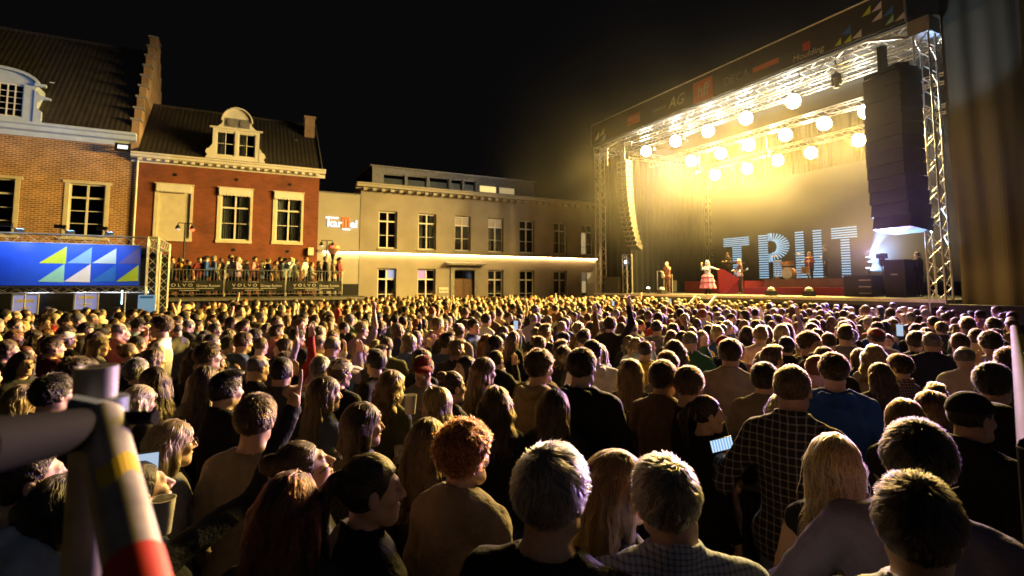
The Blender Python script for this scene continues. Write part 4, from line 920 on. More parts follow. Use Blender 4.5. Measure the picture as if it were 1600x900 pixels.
# --- stage lights (three rows of bright yellow-white floods that face the crowd)
LENS = emit('flood_lens', (1,.92,.72), 300.0)
def make_light():
    o = empty('stage_light')
    MB().lathe([(.31,-.30),(.34,-.30),(.34,-.22),(.22,-.06),(.12,0)], n=16, axis='x').build('housing', M['black_metal'], o, smooth=True)
    MB().lathe([(.0,-.02),(.31,0),(.31,.012),(0,.012)], (-.325,0,0), 24, 'x').build('lens', LENS, o)
    MB().path([(-.15,.33,0),(-.15,.33,.36),(-.15,-.33,.36),(-.15,-.33,0)], .016, 6).build('yoke', M['black_metal'], o); MB().bar((-.15,0,.3),(-.15,0,.48),.06).build('clamp', M['black_metal'], o)
    return o
rows = [(22.2, [(1007,235),(1053,219),(1104,203),(1163,183),(1237,156)], 'front'), (25.0, [(1078,250),(1124,238),(1168,225),(1225,209),(1286,191),(1352,172)], 'middle'), (28.0, [(1115,272),(1165,262),(1213,249),(1265,237),(1340,217)], 'rear')]
ORD = ('first','second','third','fourth','fifth','sixth'); proto = None
for x_, px_, nm in rows:
    for i, (a, b) in enumerate(px_):
        p = hx(a, b, x_-.3); o = make_light() if proto is None else copy_tree(proto); proto = proto or o
        o.location = (x_, p.y, p.z); o.rotation_euler = (0, math.radians(-14), math.atan2(p.y-8, p.x)*0.6)
        tag(o, '%s glowing stage light from the left in the %s row' % (ORD[i], {'front': 'upper front', 'middle': 'middle', 'rear': 'lowest rear'}[nm]), 'stage light', 'bright yellow lights under the stage roof')
        tz = {'front': 10.95, 'middle': 10.55, 'rear': 10.15}[nm]
        MB().bar((-.15,0,.4),(-.05,0,max(tz-p.z, .5)),.04).build('drop_arm', M['truss'], o)
        spot('flood', (x_-.45, p.y, p.z-.06), (x_-14, p.y*.8+(5.5 if nm == 'front' else 3.5), -.5), LAMP_W, (1,.62,.10), 125, 1.0, .25)
M['lens_small'] = emit('small_lens', (1,.85,.45), 25.0)
for i, (a, b) in enumerate(((986,247),(1026,233),(1073,217),(1092,270),(1198,246))):
    p = hx(a, b, 23.5); o = tag(empty('moving_head', p), ('small moving head light hung over the line array', 'small lit fixture after the first front light', 'small lit fixture after the second front light', 'small tilted fixture left of the lowest light row', 'small fixture between middle row and lowest row lights')[i], 'stage light', 'small fixtures on the lighting trusses')
    MB().box(-.1,.1,-.12,.12,.18,.32).bar((0,0,.32),(0,0,1.0),.04).build('base', M['black_metal'], o); MB().lathe([(.07,0),(.10,.08),(.10,.26)], (-.2,0,0), 12, 'x').build('head', M['black_metal'], o, smooth=True); MB().lathe([(0,0),(.065,0),(.06,.01)], (-.21,0,0), 12, 'x').build('lens', M['lens_small'], o)
p = hx(1307, 128, 21.6); o = tag(empty('moving_head', p), 'dark moving head hanging in front of the bright smoke by the speaker tower', 'stage light')
MB().box(-.12,.12,-.14,.14,.16,.34).bar((0,0,.34),(0,0,.9),.05).build('base', M['black_metal'], o); MB().box(-.1,.1,-.16,-.12,-.15,.2).box(-.1,.1,.12,.16,-.15,.2).build('yoke', M['black_metal'], o); MB().lathe([(.09,-.26),(.12,-.12),(.11,.12),(.05,.16)], n=12).build('head', M['black_metal'], o, smooth=True)
bar_ = tag(empty('light_bar', hx(1285,118,21.5)), 'dark ladder shaped lighting bar under the front roof truss', 'lighting bar')
for k in range(3): MB().bar((0,-1.1,.12*k),(0,1.2,.12*k),.05).build('tube', M['black_metal'], bar_)
for k in range(8): MB().bar((0,-1+.3*k,0),(0,-.9+.3*k,.24),.025).build('brace', M['black_metal'], bar_)
for yy in (-.9,1.0): MB().bar((0,yy,.24),(0,yy,.9),.03).build('hanger', M['black_metal'], bar_)
# --- line arrays
la = tag(empty('line_array', (20.1,24.3,9.7)), 'curved hanging line array of pale edged cabinets at far stage end', 'line array'); n = 17; px_, pz_ = 0.0, 0.0; ang = .02
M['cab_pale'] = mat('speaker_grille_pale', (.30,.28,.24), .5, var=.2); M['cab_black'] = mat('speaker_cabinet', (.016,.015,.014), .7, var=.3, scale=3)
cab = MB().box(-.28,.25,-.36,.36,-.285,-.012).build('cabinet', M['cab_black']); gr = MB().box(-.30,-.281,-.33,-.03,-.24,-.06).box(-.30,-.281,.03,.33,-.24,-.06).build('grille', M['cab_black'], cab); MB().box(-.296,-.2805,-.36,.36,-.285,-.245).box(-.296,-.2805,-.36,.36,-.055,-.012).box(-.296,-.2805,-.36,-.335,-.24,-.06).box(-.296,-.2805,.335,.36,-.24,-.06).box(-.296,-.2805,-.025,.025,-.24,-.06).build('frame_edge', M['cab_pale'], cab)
for i in range(n):
    c = cab if i == 0 else copy_tree(cab); c.parent = la; c.location = (px_, 0, pz_); ang = .01+.011*i+ .0012*i*i; c.rotation_euler = (0, ang, 0)
    px_ += -.31*math.sin(-ang)*1.0; pz_ -= .31*math.cos(ang)
la.rotation_euler = (0,0,.20)
MB().box(-.3,.3,-.3,.3,.0,.10).bar((0,0,.1),(0,0,1.4),.05).build('flying_frame', M['black_metal'], la); MB().path([(-.5,.9,-.1),(-.5,.9,1.0),(-.3,.3,1.3)], .04, 6).build('cable_arm', M['truss'], la)
ra = tag(empty('line_array', (20.15,9.86,9.75)), 'huge dark hanging speaker array beside the near stage tower', 'line array')
px_, pz_ = 0.0, 0.0
cab2 = MB().box(-.45,.5,-.70,.70,-.44,-.004).build('cabinet', M['cab_black'])
for i in range(12):
    c = cab2 if i == 0 else copy_tree(cab2); c.parent = ra; ang = -.03+.0016*i*i; c.location = (px_, 0, pz_); c.rotation_euler = (0, ang, 0); px_ += .46*math.sin(ang); pz_ -= .46*math.cos(ang)
ra.rotation_euler = (0,0,-.25)
MB().box(-.5,.5,-.6,.6,.0,.16).build('flying_frame', M['black_metal'], ra); MB().bar((0,.28,.16),(0,.28,1.2),.22).build('hoist', M['black_metal'], ra)
for k in range(4): MB().box(-.12,.12,-.6+.22*k,-.46+.22*k,.17,.27+.07*(k % 2)).build('motor', M['black_metal'], ra)
# --- screen with striped letters
sr = tag(empty('video_screen', (29.6,19,2.6)), 'dark video wall with glowing light blue striped letters TRUT', 'screen')
def Sr(m): m.parent = sr; m.location = -sr.location; return m
Sr(MB().box(29.55,29.75,11.6,26.35,2.55,9.1).build('screen_panel', mat('screen_black', (.02,.02,.025), .35, var=.1)))
LB = emit('letter_blue', (.42,.74,1.0), .75)
def ly(px): return hx(px, 390, 29.5).y
def bars(m, px0, px1, z0, z1, n, fill=.48):
    y0, y1 = ly(px0), ly(px1); s = (z1-z0)/n
    for i in range(n): m.box(29.515,29.53,min(y0,y1),max(y0,y1),z0+s*i,z0+s*(i+fill))
ZT, ZB = 5.66, 2.85
m = MB(); bars(m, 1130.5, 1170.5, ZT-.62, ZT, 5); bars(m, 1144, 1158, ZB, ZT-.62, 15); Sr(m.build('letter', LB))
m = MB(); bars(m, 1185, 1199.5, ZB, ZT, 19)
cy_, cz_ = ly(1204), 4.80
for t in np.linspace(-math.pi*.5, math.pi*.5, 17):
    y_a, z_a = cy_-.55*math.cos(t)*.55-.12, cz_+.36*math.sin(t); y_b, z_b = cy_-1.25*math.cos(t)-.02, cz_+.86*math.sin(t); m.bar((29.52,y_a,z_a),(29.52,y_b,z_b),.022,.07)
for px in (1201,1203.5,1206): m.bar((29.52,ly(px),cz_+.38),(29.52,ly(px),ZT),.022,.06); m.bar((29.52,ly(px),cz_-.42),(29.52,ly(px),cz_-.95),.022,.06)
bars(m, 1207, 1220, ZB+.1, 4.0, 8); Sr(m.build('letter', LB))
m = MB(); bars(m, 1242.5, 1256, ZB, ZT, 19); bars(m, 1270.5, 1284, ZB, ZT, 19); bars(m, 1256, 1270.5, ZB, ZB+.45, 3); Sr(m.build('letter', LB))
m = MB(); bars(m, 1299.5, 1340, ZT-.66, ZT, 5); bars(m, 1313.5, 1327.5, ZB, ZT-.66, 15); Sr(m.build('letter', LB))
# --- risers, monitors, cases
def slab(name, x0, x1, y0, y1, z1, k, label, c):
    o = tag(MB().box(x0,x1,y0,y1,SZ+.002,z1).build(name, M[k]), label, c); return o
slab('drum_riser', 25.4, 28.4, 14.3, 19.2, 2.72, 'deck_black', 'dark drum riser at the middle of the stage', 'riser'); slab('step_riser', 24.4, 25.37, 14.0, 21.5, 2.28, 'red_carpet', 'low red covered step along the front of the drum riser', 'riser'); slab('keyboard_riser', 25.6, 28.4, 20.6, 25.2, 2.66, 'red_carpet', 'red covered riser under the keyboard player', 'riser')
for i, (px, py) in enumerate(((1205,456),(1264,456),(1034,458))):
    p = hx(px, py, 21.0); o = tag(empty('floor_monitor', (21.0,p.y,SZ+.02)), ('small dark floor fixture with pale dome left of the drums', 'small dark floor fixture with pale dome below the drummer', 'small floor light near the suited performer')[i], 'stage fixture', 'fixtures along the stage lip')
    MB().box(-.18,.18,-.18,.18,0,.22).build('body', M['black_metal'], o); MB().lathe([(.16,.22),(.15,.30),(.09,.37),(0,.39)], n=14).build('dome', M['cab_pale'], o, smooth=True)
bl = emit('white_uplight', (.8,.85,1), 14.0)
p = hx(1013, 453, 21.2); o = tag(empty('uplight', (21.2,p.y,SZ+.02)), 'small bright white lamp on the deck at the far stage end', 'stage light'); MB().lathe([(.10,0),(.12,.2),(.10,.3)], n=12).build('body', M['black_metal'], o); MB().lathe([(0,.30),(.09,.30),(.07,.36),(0,.37)], n=12).build('lens', bl, o)
sub = tag(empty('speaker_cabinet', (22.4,12.4,SZ+.02)), 'low wide black speaker cabinet at the near front of stage', 'speaker'); MB().box(-.4,.4,-.55,.55,0,.85).build('body', M['cab_black'], sub); [MB().box(-.42,-.401,-.5,-.05,.12+.26*k,.17+.26*k).build('handle', M['cab_pale'], sub) for k in range(3)]
ca = tag(empty('flight_case', (22.6,11.15,SZ+.02)), 'tall dark flight case standing beside the lamp stand', 'flight case'); MB().box(-.4,.4,-.36,.36,0,1.36).box(-.42,.42,-.38,.38,1.362,1.44).build('body', M['cab_black'], ca); MB().box(-.425,-.402,-.12,.12,.85,.9).build('latch', M['cab_pale'], ca)
ls = tag(empty('lamp_stand', (22.5,11.72,SZ+.02)), 'thin tripod stand with a dark spotlight beside the flight case', 'lamp stand'); MB().tube((0,0,.1),(0,0,1.5),.025).build('pole', M['black_metal'], ls)
for t in (0,2.1,4.2): MB().tube((0,0,.35),(.42*math.cos(t),.42*math.sin(t),.02),.018).build('leg', M['black_metal'], ls)
MB().box(-.16,.16,-.14,.14,1.5,1.72).lathe([(.09,1.2),(.12,1.5)], n=10).build('spotlight', M['black_metal'], ls)
BB = emit('beam_lens', (.45,.7,1), 25.0)
for i, (px, py) in enumerate(((1357,405),(1358,412),(1357,422))):
    p = hx(px, py, 25.0); o = tag(empty('beam_light', p), ('upper', 'middle', 'lowest')[i]+' of three blue white beam lights right of the letters', 'stage light', 'blue white beam lights on the stage'); MB().lathe([(.05,-.2),(.10,-.1),(.11,.08)], n=12).build('head', M['black_metal'], o, smooth=True); MB().lathe([(0,.08),(.095,.08),(.08,.10)], n=12).build('lens', BB, o); MB().tube((0,0,-.2),(0,0,SZ-p.z),.03).build('stand', M['black_metal'], o)
    tgt = (hx(1390,340,24.0), hx(1400,365,21.5), hx(1445,385,20.0))[i]; q = (tgt-p).normalized(); o.rotation_euler = (0,0,0)
    spot('beam', p+q*.14, tgt, BEAM_W, (.32,.56,1), 22, .6, .05)
spot('cool_wash', hx(1358,392,21.1), (4,2,1.6), COOL_W, (.56,.30,1.0), 80, .8, .3)
spot('cool_wash', hx(1040,250,22.0), (6,3,1.6), COOL_W*.30, (.75,.5,.9), 42, .8, .3)
spot('key_light', (19.4,15.0,10.9), (21.3,19.0,2.8), KEY_W, (1,.93,.85), 45, .6, .15)
# far stage end: blue lit tower of racks and black boxes
rk = tag(empty('equipment_tower', (21.0,25.3,SZ+.02)), 'narrow truss tower lit pale blue at the far stage end', 'truss tower'); MB().truss((0,0,0),(0,0,2.35),.4,.03,.4,up=(0,1,0)).build('frame', M['truss'], rk, smooth=True); MB().box(-.17,.17,-.17,.17,.3,1.5).build('racks', M['cab_black'], rk); MB().lathe([(0,0),(.09,.01),(.09,.1)], (-.25,-.1,1.9), 12,'x').build('lamp', emit('rack_lamp', (.6,.75,1), 10), rk)
for i, (yy, hh_, lab) in enumerate(((24.6,1.35,'open steel frame rack at the far end of the stage'),(23.9,1.1,'low dark equipment rack behind the far end of the stage'))):
    o = tag(empty('equipment_rack', (23.0,yy,SZ+.02)), lab, 'rack'); MB().path([(0,-.28,0),(0,-.28,hh_),(0,.28,hh_),(0,.28,0)], .025, 6).build('frame', M['truss'], o); MB().box(.05,.4,-.24,.24,.1,hh_*.7).build('unit', M['cab_black'], o)
sp2 = tag(empty('speaker_cabinet', (20.9,26.5,SZ+.02)), 'stacked black speaker boxes at the far stage corner', 'speaker'); MB().box(-.4,.4,-.9,.4,0,1.0).build('body', M['cab_black'], sp2)
# steps in front of the stage
ld = tag(empty('stage_steps', (20.0,18.75,0)), 'light metal steps leaning on the stage front below the singer', 'steps')
for yy in (-.62,.62): MB().bar((-1.15,yy,.55),(.46,yy,1.86),.07,.12).build('side_rail', M['alu'], ld)
for k in range(5): MB().box(-.98+.33*k,-.76+.33*k,-.585,.585,.66+.27*k,.70+.27*k).build('tread', M['alu'], ld)
for yy in (-.6,.6): MB().bar((-1.0,yy,0),(-1.0,yy,.66),.05).build('leg', M['alu'], ld)
# right wing: tall hanging gauze, lit from behind low down
def gauze():
    m, nt, N, L, B = _nodes('brown_gauze'); tr_ = N.new('ShaderNodeBsdfTranslucent'); tr_.inputs[0].default_value = (.06,.045,.026,1); df = N.new('ShaderNodeBsdfDiffuse'); df.inputs[0].default_value = (.014,.011,.007,1)
    gl = N.new('ShaderNodeBsdfGlossy'); gl.inputs['Roughness'].default_value = .35; gl.inputs[0].default_value = (.5,.45,.35,1); mx = N.new('ShaderNodeMixShader'); mx.inputs[0].default_value = .35; m2 = N.new('ShaderNodeMixShader'); m2.inputs[0].default_value = .018
    L.new(df.outputs[0], mx.inputs[1]); L.new(tr_.outputs[0], mx.inputs[2]); L.new(mx.outputs[0], m2.inputs[1]); L.new(gl.outputs[0], m2.inputs[2]); L.new(m2.outputs[0], N['Material Output'].inputs['Surface']); return m
M['gauze'] = gauze()
def drape(x, y0, y1, z0, z1, nu, nv, amp, seed):
    rg = random.Random(seed); ph = [rg.uniform(0, 6.28) for _ in range(6)]
    def X(u, v): 
        k = .35+.65*(1-v); return x + amp*k*(math.sin(u*38+ph[0]+2*v)+.6*math.sin(u*71+ph[1]-3*v)+.5*math.sin(u*17+ph[2]+4*v)) + .10*math.sin(v*9+u*5+ph[3])*k
    m = MB()
    for i in range(nu):
        for j in range(nv):
            m.poly([(X(a/nu,b/nv), y0+(y1-y0)*a/nu, z0+(z1-z0)*b/nv) for a, b in ((i,j),(i+1,j),(i+1,j+1),(i,j+1))])
    return m
gz = tag(drape(20.75, 1.5, 8.55, 0.0, 15.5, 90, 24, .06, 4).build('stage_wing_cloth', M['gauze'], smooth=True), 'tall brown hanging gauze wall right of the stage tower', 'stage cloth')
tw = tag(empty('wing_frame', (21.3,4.5,0)), 'dark scaffold frame behind the hanging gauze wall', 'scaffold'); [MB().tube((0,-3+2.0*k,0),(0,-3+2.0*k,15.4),.05).build('upright', M['black_metal'], tw) for k in range(4)]; MB().tube((0,-3,15.3),(0,4.0,15.3),.05).build('rail', M['black_metal'], tw)
for i, (px, py) in enumerate(((1523,440),(1570,436),(1600,440))):
    p = hx(px, py, 21.9); o = tag(empty('work_light', p), ('nearest the tower', 'middle', 'rightmost')[i]+' of the warm work lights glowing behind the gauze', 'work light', 'warm lights behind the gauze'); MB().box(-.05,.1,-.14,.14,-.1,.1).tube((0,0,-.1),(0,0,-p.z),.025).build('housing', M['black_metal'], o); MB().box(-.062,-.051,-.12,.12,-.08,.08).build('lens', emit('work_lens', (1,.72,.38), 18), o)
    spot('work_glow', p+V(-.12,0,0), p+V(-2,-.2,-.2), 26, (1,.62,.30), 120, .8, .1)
cs = tag(empty('flight_case', (20.0,6.3,0)), 'dark cases in the pit below the gauze wall', 'flight case'); MB().box(-.4,.3,-2.6,2.2,0,1.78).build('body', M['cab_black'], cs)
# backstage canopy at the far end
tn = tag(empty('peaked_tent', (23.3,30.3,0)), 'grey peaked tent between the hotel and the stage', 'tent')
tp = MB(); k = 10; ring = [((1.5*math.cos(t+math.pi/4)*1.0), (1.5*math.sin(t+math.pi/4))) for t in np.linspace(0, 2*math.pi, 5)[:-1]]
for i in range(4):
    (xa, ya), (xb, yb) = ring[i], ring[(i+1) % 4]; pr = [(1.0,2.6),(.72,3.3),(.48,4.2),(.28,5.3),(.12,6.3),(.0,6.95)]
    for (s0,z0_),(s1,z1_) in zip(pr[:-1], pr[1:]): tp.poly([(xa*s0,ya*s0,z0_),(xb*s0,yb*s0,z0_),(xb*s1,yb*s1,z1_),(xa*s1,ya*s1,z1_)])
    tp.poly([(xa,ya,0),(xb,yb,0),(xb,yb,2.6),(xa,ya,2.6)])
tp.build('canvas', mat('grey_tent_canvas', (.20,.19,.16), .8, var=.15), tn); [MB().tube((a*1.01,b*1.01,0),(a*1.01,b*1.01,2.62),.03).build('pole', M['alu'], tn) for a, b in ring]
# --- stage smoke
def smoke_mat(d, g):
    m, nt, N, L, B = _nodes('stage_smoke'); N.remove(B); tc = N.new('ShaderNodeTexCoord')
    no = N.new('ShaderNodeTexNoise'); no.inputs['Scale'].default_value = .30; no.inputs['Detail'].default_value = 3; no.inputs['Distortion'].default_value = .6; L.new(tc.outputs['Object'], no.inputs['Vector'])
    mr = N.new('ShaderNodeMapRange'); mr.inputs['From Min'].default_value = .36; mr.inputs['From Max'].default_value = .66; mr.inputs['To Min'].default_value = .25; mr.inputs['To Max'].default_value = 1.6; L.new(no.outputs['Fac'], mr.inputs['Value'])
    # thins out towards the faces of its box
    gx = N.new('ShaderNodeTexCoord'); sp = N.new('ShaderNodeVectorMath'); sp.operation = 'SUBTRACT'; sp.inputs[1].default_value = (.5,.5,.5); L.new(gx.outputs['Generated'], sp.inputs[0])
    s2 = N.new('ShaderNodeVectorMath'); s2.operation = 'MULTIPLY'; s2.inputs[1].default_value = (2,2,2); L.new(sp.outputs[0], s2.inputs[0]); ln = N.new('ShaderNodeVectorMath'); ln.operation = 'LENGTH'; L.new(s2.outputs[0], ln.inputs[0])
    fd = N.new('ShaderNodeMapRange'); fd.interpolation_type = 'SMOOTHSTEP'; fd.inputs['From Min'].default_value = .25; fd.inputs['From Max'].default_value = .98; fd.inputs['To Min'].default_value = 1; fd.inputs['To Max'].default_value = 0; L.new(ln.outputs['Value'], fd.inputs['Value'])
    mu = N.new('ShaderNodeMath'); mu.operation = 'MULTIPLY'; L.new(mr.outputs['Result'], mu.inputs[0]); L.new(fd.outputs['Result'], mu.inputs[1]); m2 = N.new('ShaderNodeMath'); m2.operation = 'MULTIPLY'; m2.inputs[1].default_value = d
    sz = N.new('ShaderNodeSeparateXYZ'); L.new(tc.outputs['Object'], sz.inputs[0]); hz_ = N.new('ShaderNodeMapRange'); hz_.inputs['From Min'].default_value = 7.5; hz_.inputs['From Max'].default_value = 10.0; hz_.inputs['To Min'].default_value = 1.0; hz_.inputs['To Max'].default_value = .16; L.new(sz.outputs['Z'], hz_.inputs['Value'])
    lo_ = N.new('ShaderNodeMapRange'); lo_.interpolation_type = 'SMOOTHSTEP'; lo_.inputs['From Min'].default_value = 2.5; lo_.inputs['From Max'].default_value = 8.0; lo_.inputs['To Min'].default_value = .10; lo_.inputs['To Max'].default_value = 1.0; L.new(sz.outputs['Z'], lo_.inputs['Value'])
    mq = N.new('ShaderNodeMath'); mq.operation = 'MULTIPLY'; L.new(hz_.outputs['Result'], mq.inputs[0]); L.new(lo_.outputs['Result'], mq.inputs[1])
    m3 = N.new('ShaderNodeMath'); m3.operation = 'MULTIPLY'; L.new(mu.outputs[0], m3.inputs[0]); L.new(mq.outputs[0], m3.inputs[1]); L.new(m3.outputs[0], m2.inputs[0])
    vs = N.new('ShaderNodeVolumeScatter'); vs.inputs['Anisotropy'].default_value = g; vs.inputs['Color'].default_value = (.95,.93,.88,1); L.new(m2.outputs[0], vs.inputs['Density']); L.new(vs.outputs[0], N['Material Output'].inputs['Volume']); return m
sm = MB().box(9.0,36.0,-4.0,40.0,-3.0,25.0).build('stage_smoke', smoke_mat(SMOKE_D, .45)); tag(sm, 'yellow lit stage smoke drifting under and around the roof', 'smoke', kind='stuff')

def puff_mat(d):
    m, nt, N, L, B = _nodes('blue_smoke'); N.remove(B); tc = N.new('ShaderNodeTexCoord'); sp = N.new('ShaderNodeVectorMath'); sp.operation = 'MULTIPLY_ADD'; sp.inputs[1].default_value = (2,2,2); sp.inputs[2].default_value = (-1,-1,-1); L.new(tc.outputs['Generated'], sp.inputs[0])
    ln = N.new('ShaderNodeVectorMath'); ln.operation = 'LENGTH'; L.new(sp.outputs[0], ln.inputs[0]); fd = N.new('ShaderNodeMapRange'); fd.interpolation_type = 'SMOOTHSTEP'; fd.inputs['From Min'].default_value = .1; fd.inputs['From Max'].default_value = 1.0; fd.inputs['To Min'].default_value = d; fd.inputs['To Max'].default_value = 0; L.new(ln.outputs['Value'], fd.inputs['Value'])
    no = N.new('ShaderNodeTexNoise'); no.inputs['Scale'].default_value = .9; no.inputs['Detail'].default_value = 2; L.new(tc.outputs['Object'], no.inputs['Vector']); mu = N.new('ShaderNodeMath'); mu.operation = 'MULTIPLY'; L.new(fd.outputs['Result'], mu.inputs[0]); L.new(no.outputs['Fac'], mu.inputs[1])
    vs = N.new('ShaderNodeVolumeScatter'); vs.inputs['Anisotropy'].default_value = .2; L.new(mu.outputs[0], vs.inputs['Density']); L.new(vs.outputs[0], N['Material Output'].inputs['Volume']); return m
pf = MB().box(21.6,27.0,8.2,15.8,1.95,6.6).build('smoke_puff', puff_mat(.065)); tag(pf, 'blue lit smoke over the near end of the stage deck', 'smoke', kind='stuff')
# ------------------------------------------------------------------ performers and instruments
def ptop(px, py_head, x): return hx(px, py_head, x)
def stage_person(ms, x, px, z, rz, **k):
    p = hx(px, 450, x); return make_person(ms, (x, p.y, z), rz, **k)
FACE = math.radians(90)            # figures face +y before turning; +90 degrees faces the audience (-x)
pm = person_meshes('suit', False, 'bald', 'jacket', .011, .03, .02, 0, 101, arms=('cup','phone'), hands=('grip','grip'))
p1 = stage_person(pm, 21.6, 1043, SZ+.02, FACE+.15, skin=(.60,.42,.33), hair=(.35,.25,.12), topc=(.16,.06,.04), legc=(.10,.045,.03), scale=1.03, label='person in dark red suit singing at the far end of the stage')
pm = person_meshes('singer', True, 'bob', 'blouse', .011, .03, .02, 0, 102, arms=('phone',((.36,.0,1.36),(.60,-.02,1.30),(1,0,-.1))), hands=('grip','open'))
p2 = stage_person(pm, 21.3, 1106, SZ+.02, FACE+.2, skin=(.62,.45,.36), hair=(.75,.68,.52), topc=(.45,.50,.62), legc=(.03,.03,.03), scale=.99, label='person with pale blond hair and pink tiered skirt singing into microphone')
sk = MB(); prof = [(.15,1.08),(.30,.92),(.27,.86),(.36,.66),(.33,.60),(.42,.34),(.40,.30)]
n = 28
for (r0,z0_),(r1,z1_) in zip(prof[:-1], prof[1:]):
    for i in range(n):
        a, b = 2*math.pi*i/n, 2*math.pi*(i+1)/n; w = lambda t, r: r*(1+.07*math.sin(t*9))
        sk.poly([(w(a,r0)*math.cos(a),w(a,r0)*math.sin(a)*.85,z0_),(w(b,r0)*math.cos(b),w(b,r0)*math.sin(b)*.85,z0_),(w(b,r1)*math.cos(b),w(b,r1)*math.sin(b)*.85,z1_),(w(a,r1)*math.cos(a),w(a,r1)*math.sin(a)*.85,z1_)])
sk.build('skirt', mat('pink_skirt', (.42,.13,.20), .7, var=.2, scale=8), p2, smooth=True)
rc = tag(MB().poly([(21.4,18.85,3.22),(21.5,18.55,3.2),(21.9,18.2,2.5),(21.7,18.6,1.95),(21.6,18.9,1.95)]).poly([(21.5,18.55,3.2),(22.0,18.0,2.7),(21.9,18.2,2.5)]).build('red_cape', mat('red_cloth', (.35,.02,.03), .7)), 'red cloth trailing from the arm of the singer', 'cloth')
pm = person_meshes('guitarist', False, 'curly', 'shirt', .011, .03, .02, 0, 103, arms=('cup','fold'), hands=('grip','grip'), pitch=-.3)
p3 = stage_person(pm, 22.6, 1157, SZ+.02, FACE-.5, skin=(.6,.42,.33), hair=(.45,.34,.20), topc=(.05,.02,.025), legc=(.02,.02,.02), scale=1.02, label='person with shaggy light hair bending over a blue lit guitar')
def guitar(loc, rz, tilt, body_m, label):
    o = tag(empty('electric_guitar', loc), label, 'guitar'); o.rotation_euler = (0, tilt, rz)
    out = [(.20*math.cos(t)*(1-.25*math.cos(2*t)), .15*math.sin(t)*(1+.3*math.cos(t))) for t in np.linspace(0, 2*math.pi, 21)[:-1]]
    MB().prism(out, 'y', -.025, .025).build('body', body_m, o, smooth=True); MB().box(.15,.72,-.028,.0,-.022,.022).build('neck', M['door_wood'], o); MB().box(.72,.88,-.03,-.005,-.04,.045).build('headstock', body_m, o)
    return o
guitar((22.25,18.25,2.98), FACE+math.pi-.35, -.25, mat('pale_blue_guitar', (.35,.60,.9), .3), 'blue lit electric guitar held by the shaggy haired player')  # blue stage light is put into the guitar's body colour
guitar((21.3,22.6,2.95), FACE+math.pi-.3, -.5, M['white'], 'white electric guitar held by the performer in a suit')
pm = person_meshes('keys', False, 'short', 'shirt', .011, .03, .02, 0, 104, arms=('cup','cup'), hands=('relaxed','relaxed'), pitch=-.2)
p4 = stage_person(pm, 26.9, 1139, 2.68, FACE, skin=(.6,.42,.33), hair=(.08,.05,.03), topc=(.07,.055,.05), label='person standing at the keyboards before the first letter')
p5 = stage_person(pm, 27.2, 1267, 2.5, FACE, skin=(.6,.42,.33), hair=(.25,.18,.12), topc=(.16,.03,.05), scale=.97, label='person in dark red shirt playing behind the drum kit')
pm = person_meshes('bass', False, 'short', 'jacket', .012, .03, .02, 0, 105, arms=('fold','down'))
p6 = stage_person(pm, 25.8, 1292, 2.74, FACE-.9, skin=(.5,.35,.28), hair=(.02,.015,.01), topc=(.014,.014,.016), scale=.94, label='person silhouetted in a dark jacket right of the drum kit')
p7 = stage_person(pm, 23.2, 1437, SZ+.02, FACE-1.6, skin=(.5,.35,.28), hair=(.02,.015,.01), topc=(.016,.016,.02), label='person in black working in the wing behind the tower')
kb = tag(empty('keyboard', hx(1145,437,26.2)), 'slim stage keyboard on a stand before the standing player', 'keyboard'); kb.location.z = 2.68
MB().box(-.18,.18,-.75,.75,.98,1.08).build('case', M['cab_black'], kb); MB().box(-.17,-.02,-.7,.7,1.081,1.09).build('keys', M['white'], kb); [MB().bar((0,s*.6,1.0),(0,-s*.5,.02),.04).build('stand_leg', M['black_metal'], kb) for s in (1,-1)]
dk = tag(empty('drum_kit', (26.6,hx(1240,430,26.6).y,2.74)), 'drum kit with golden cymbals on the dark riser', 'drum kit')
M['drum'] = mat('drum_shell', (.30,.14,.05), .3, var=.1, coat=.5); M['skinw'] = mat('drum_head', (.7,.68,.62), .5); M['brass'] = mat('cymbal_brass', (.75,.50,.16), .3, .9)
def drum(c, r, h, ax, nm): d = MB().lathe([(r,0),(r,h)], c, 24, ax).build(nm, M['drum'], dk, smooth=True); MB().lathe([(0,-.004),(r*.97,-.004),(r*.97,-.002)] if ax == 'x' else [(0,h+.004),(r*.97,h+.004),(r*.97,h+.002)], c, 24, ax).build('drum_head', M['skinw'], d); MB().lathe([(r*1.0,0),(r*1.05,0),(r*1.05,.03),(r,.03)], c, 24, ax).build('hoop', M['alu'], d)
drum((-.35,.15,.30), .30, .42, 'x', 'bass_drum'); drum((-.25,.38,.72), .16, .22, 'z', 'tom'); drum((-.25,-.02,.72), .17, .24, 'z', 'tom'); drum((.2,-.55,.25), .21, .38, 'z', 'floor_tom'); drum((.25,.6,.5), .18, .14, 'z', 'snare_drum')
for (x, y, z, r) in ((-.3,.85,1.25,.25),(-.3,-.55,1.3,.27),(.2,1.05,1.0,.19),(-.1,-.95,1.1,.24)):
    s_ = MB().lathe([(r,0),(r*.3,.03),(.03,.05),(0,.05)], (x,y,z), 20).build('cymbal', M['brass'], dk, smooth=True); MB().tube((x,y,.02),(x,y,z),.014).path([(x-.22,y,.01),(x,y,.3),(x+.2,y+.12,.01)], .01, 5).build('cymbal_stand', M['alu'], s_)
mic = tag(empty('microphone_stand', (21.1,22.75,SZ+.02)), 'thin microphone stand in front of the suited performer', 'microphone stand'); MB().tube((0,0,0),(0,0,1.52),.012).lathe([(.12,0),(.12,.02),(.02,.03)], n=12).build('pole', M['black_metal'], mic); MB().lathe([(.02,1.52),(.03,1.58),(0,1.62)], n=8).build('microphone', M['black_metal'], mic)
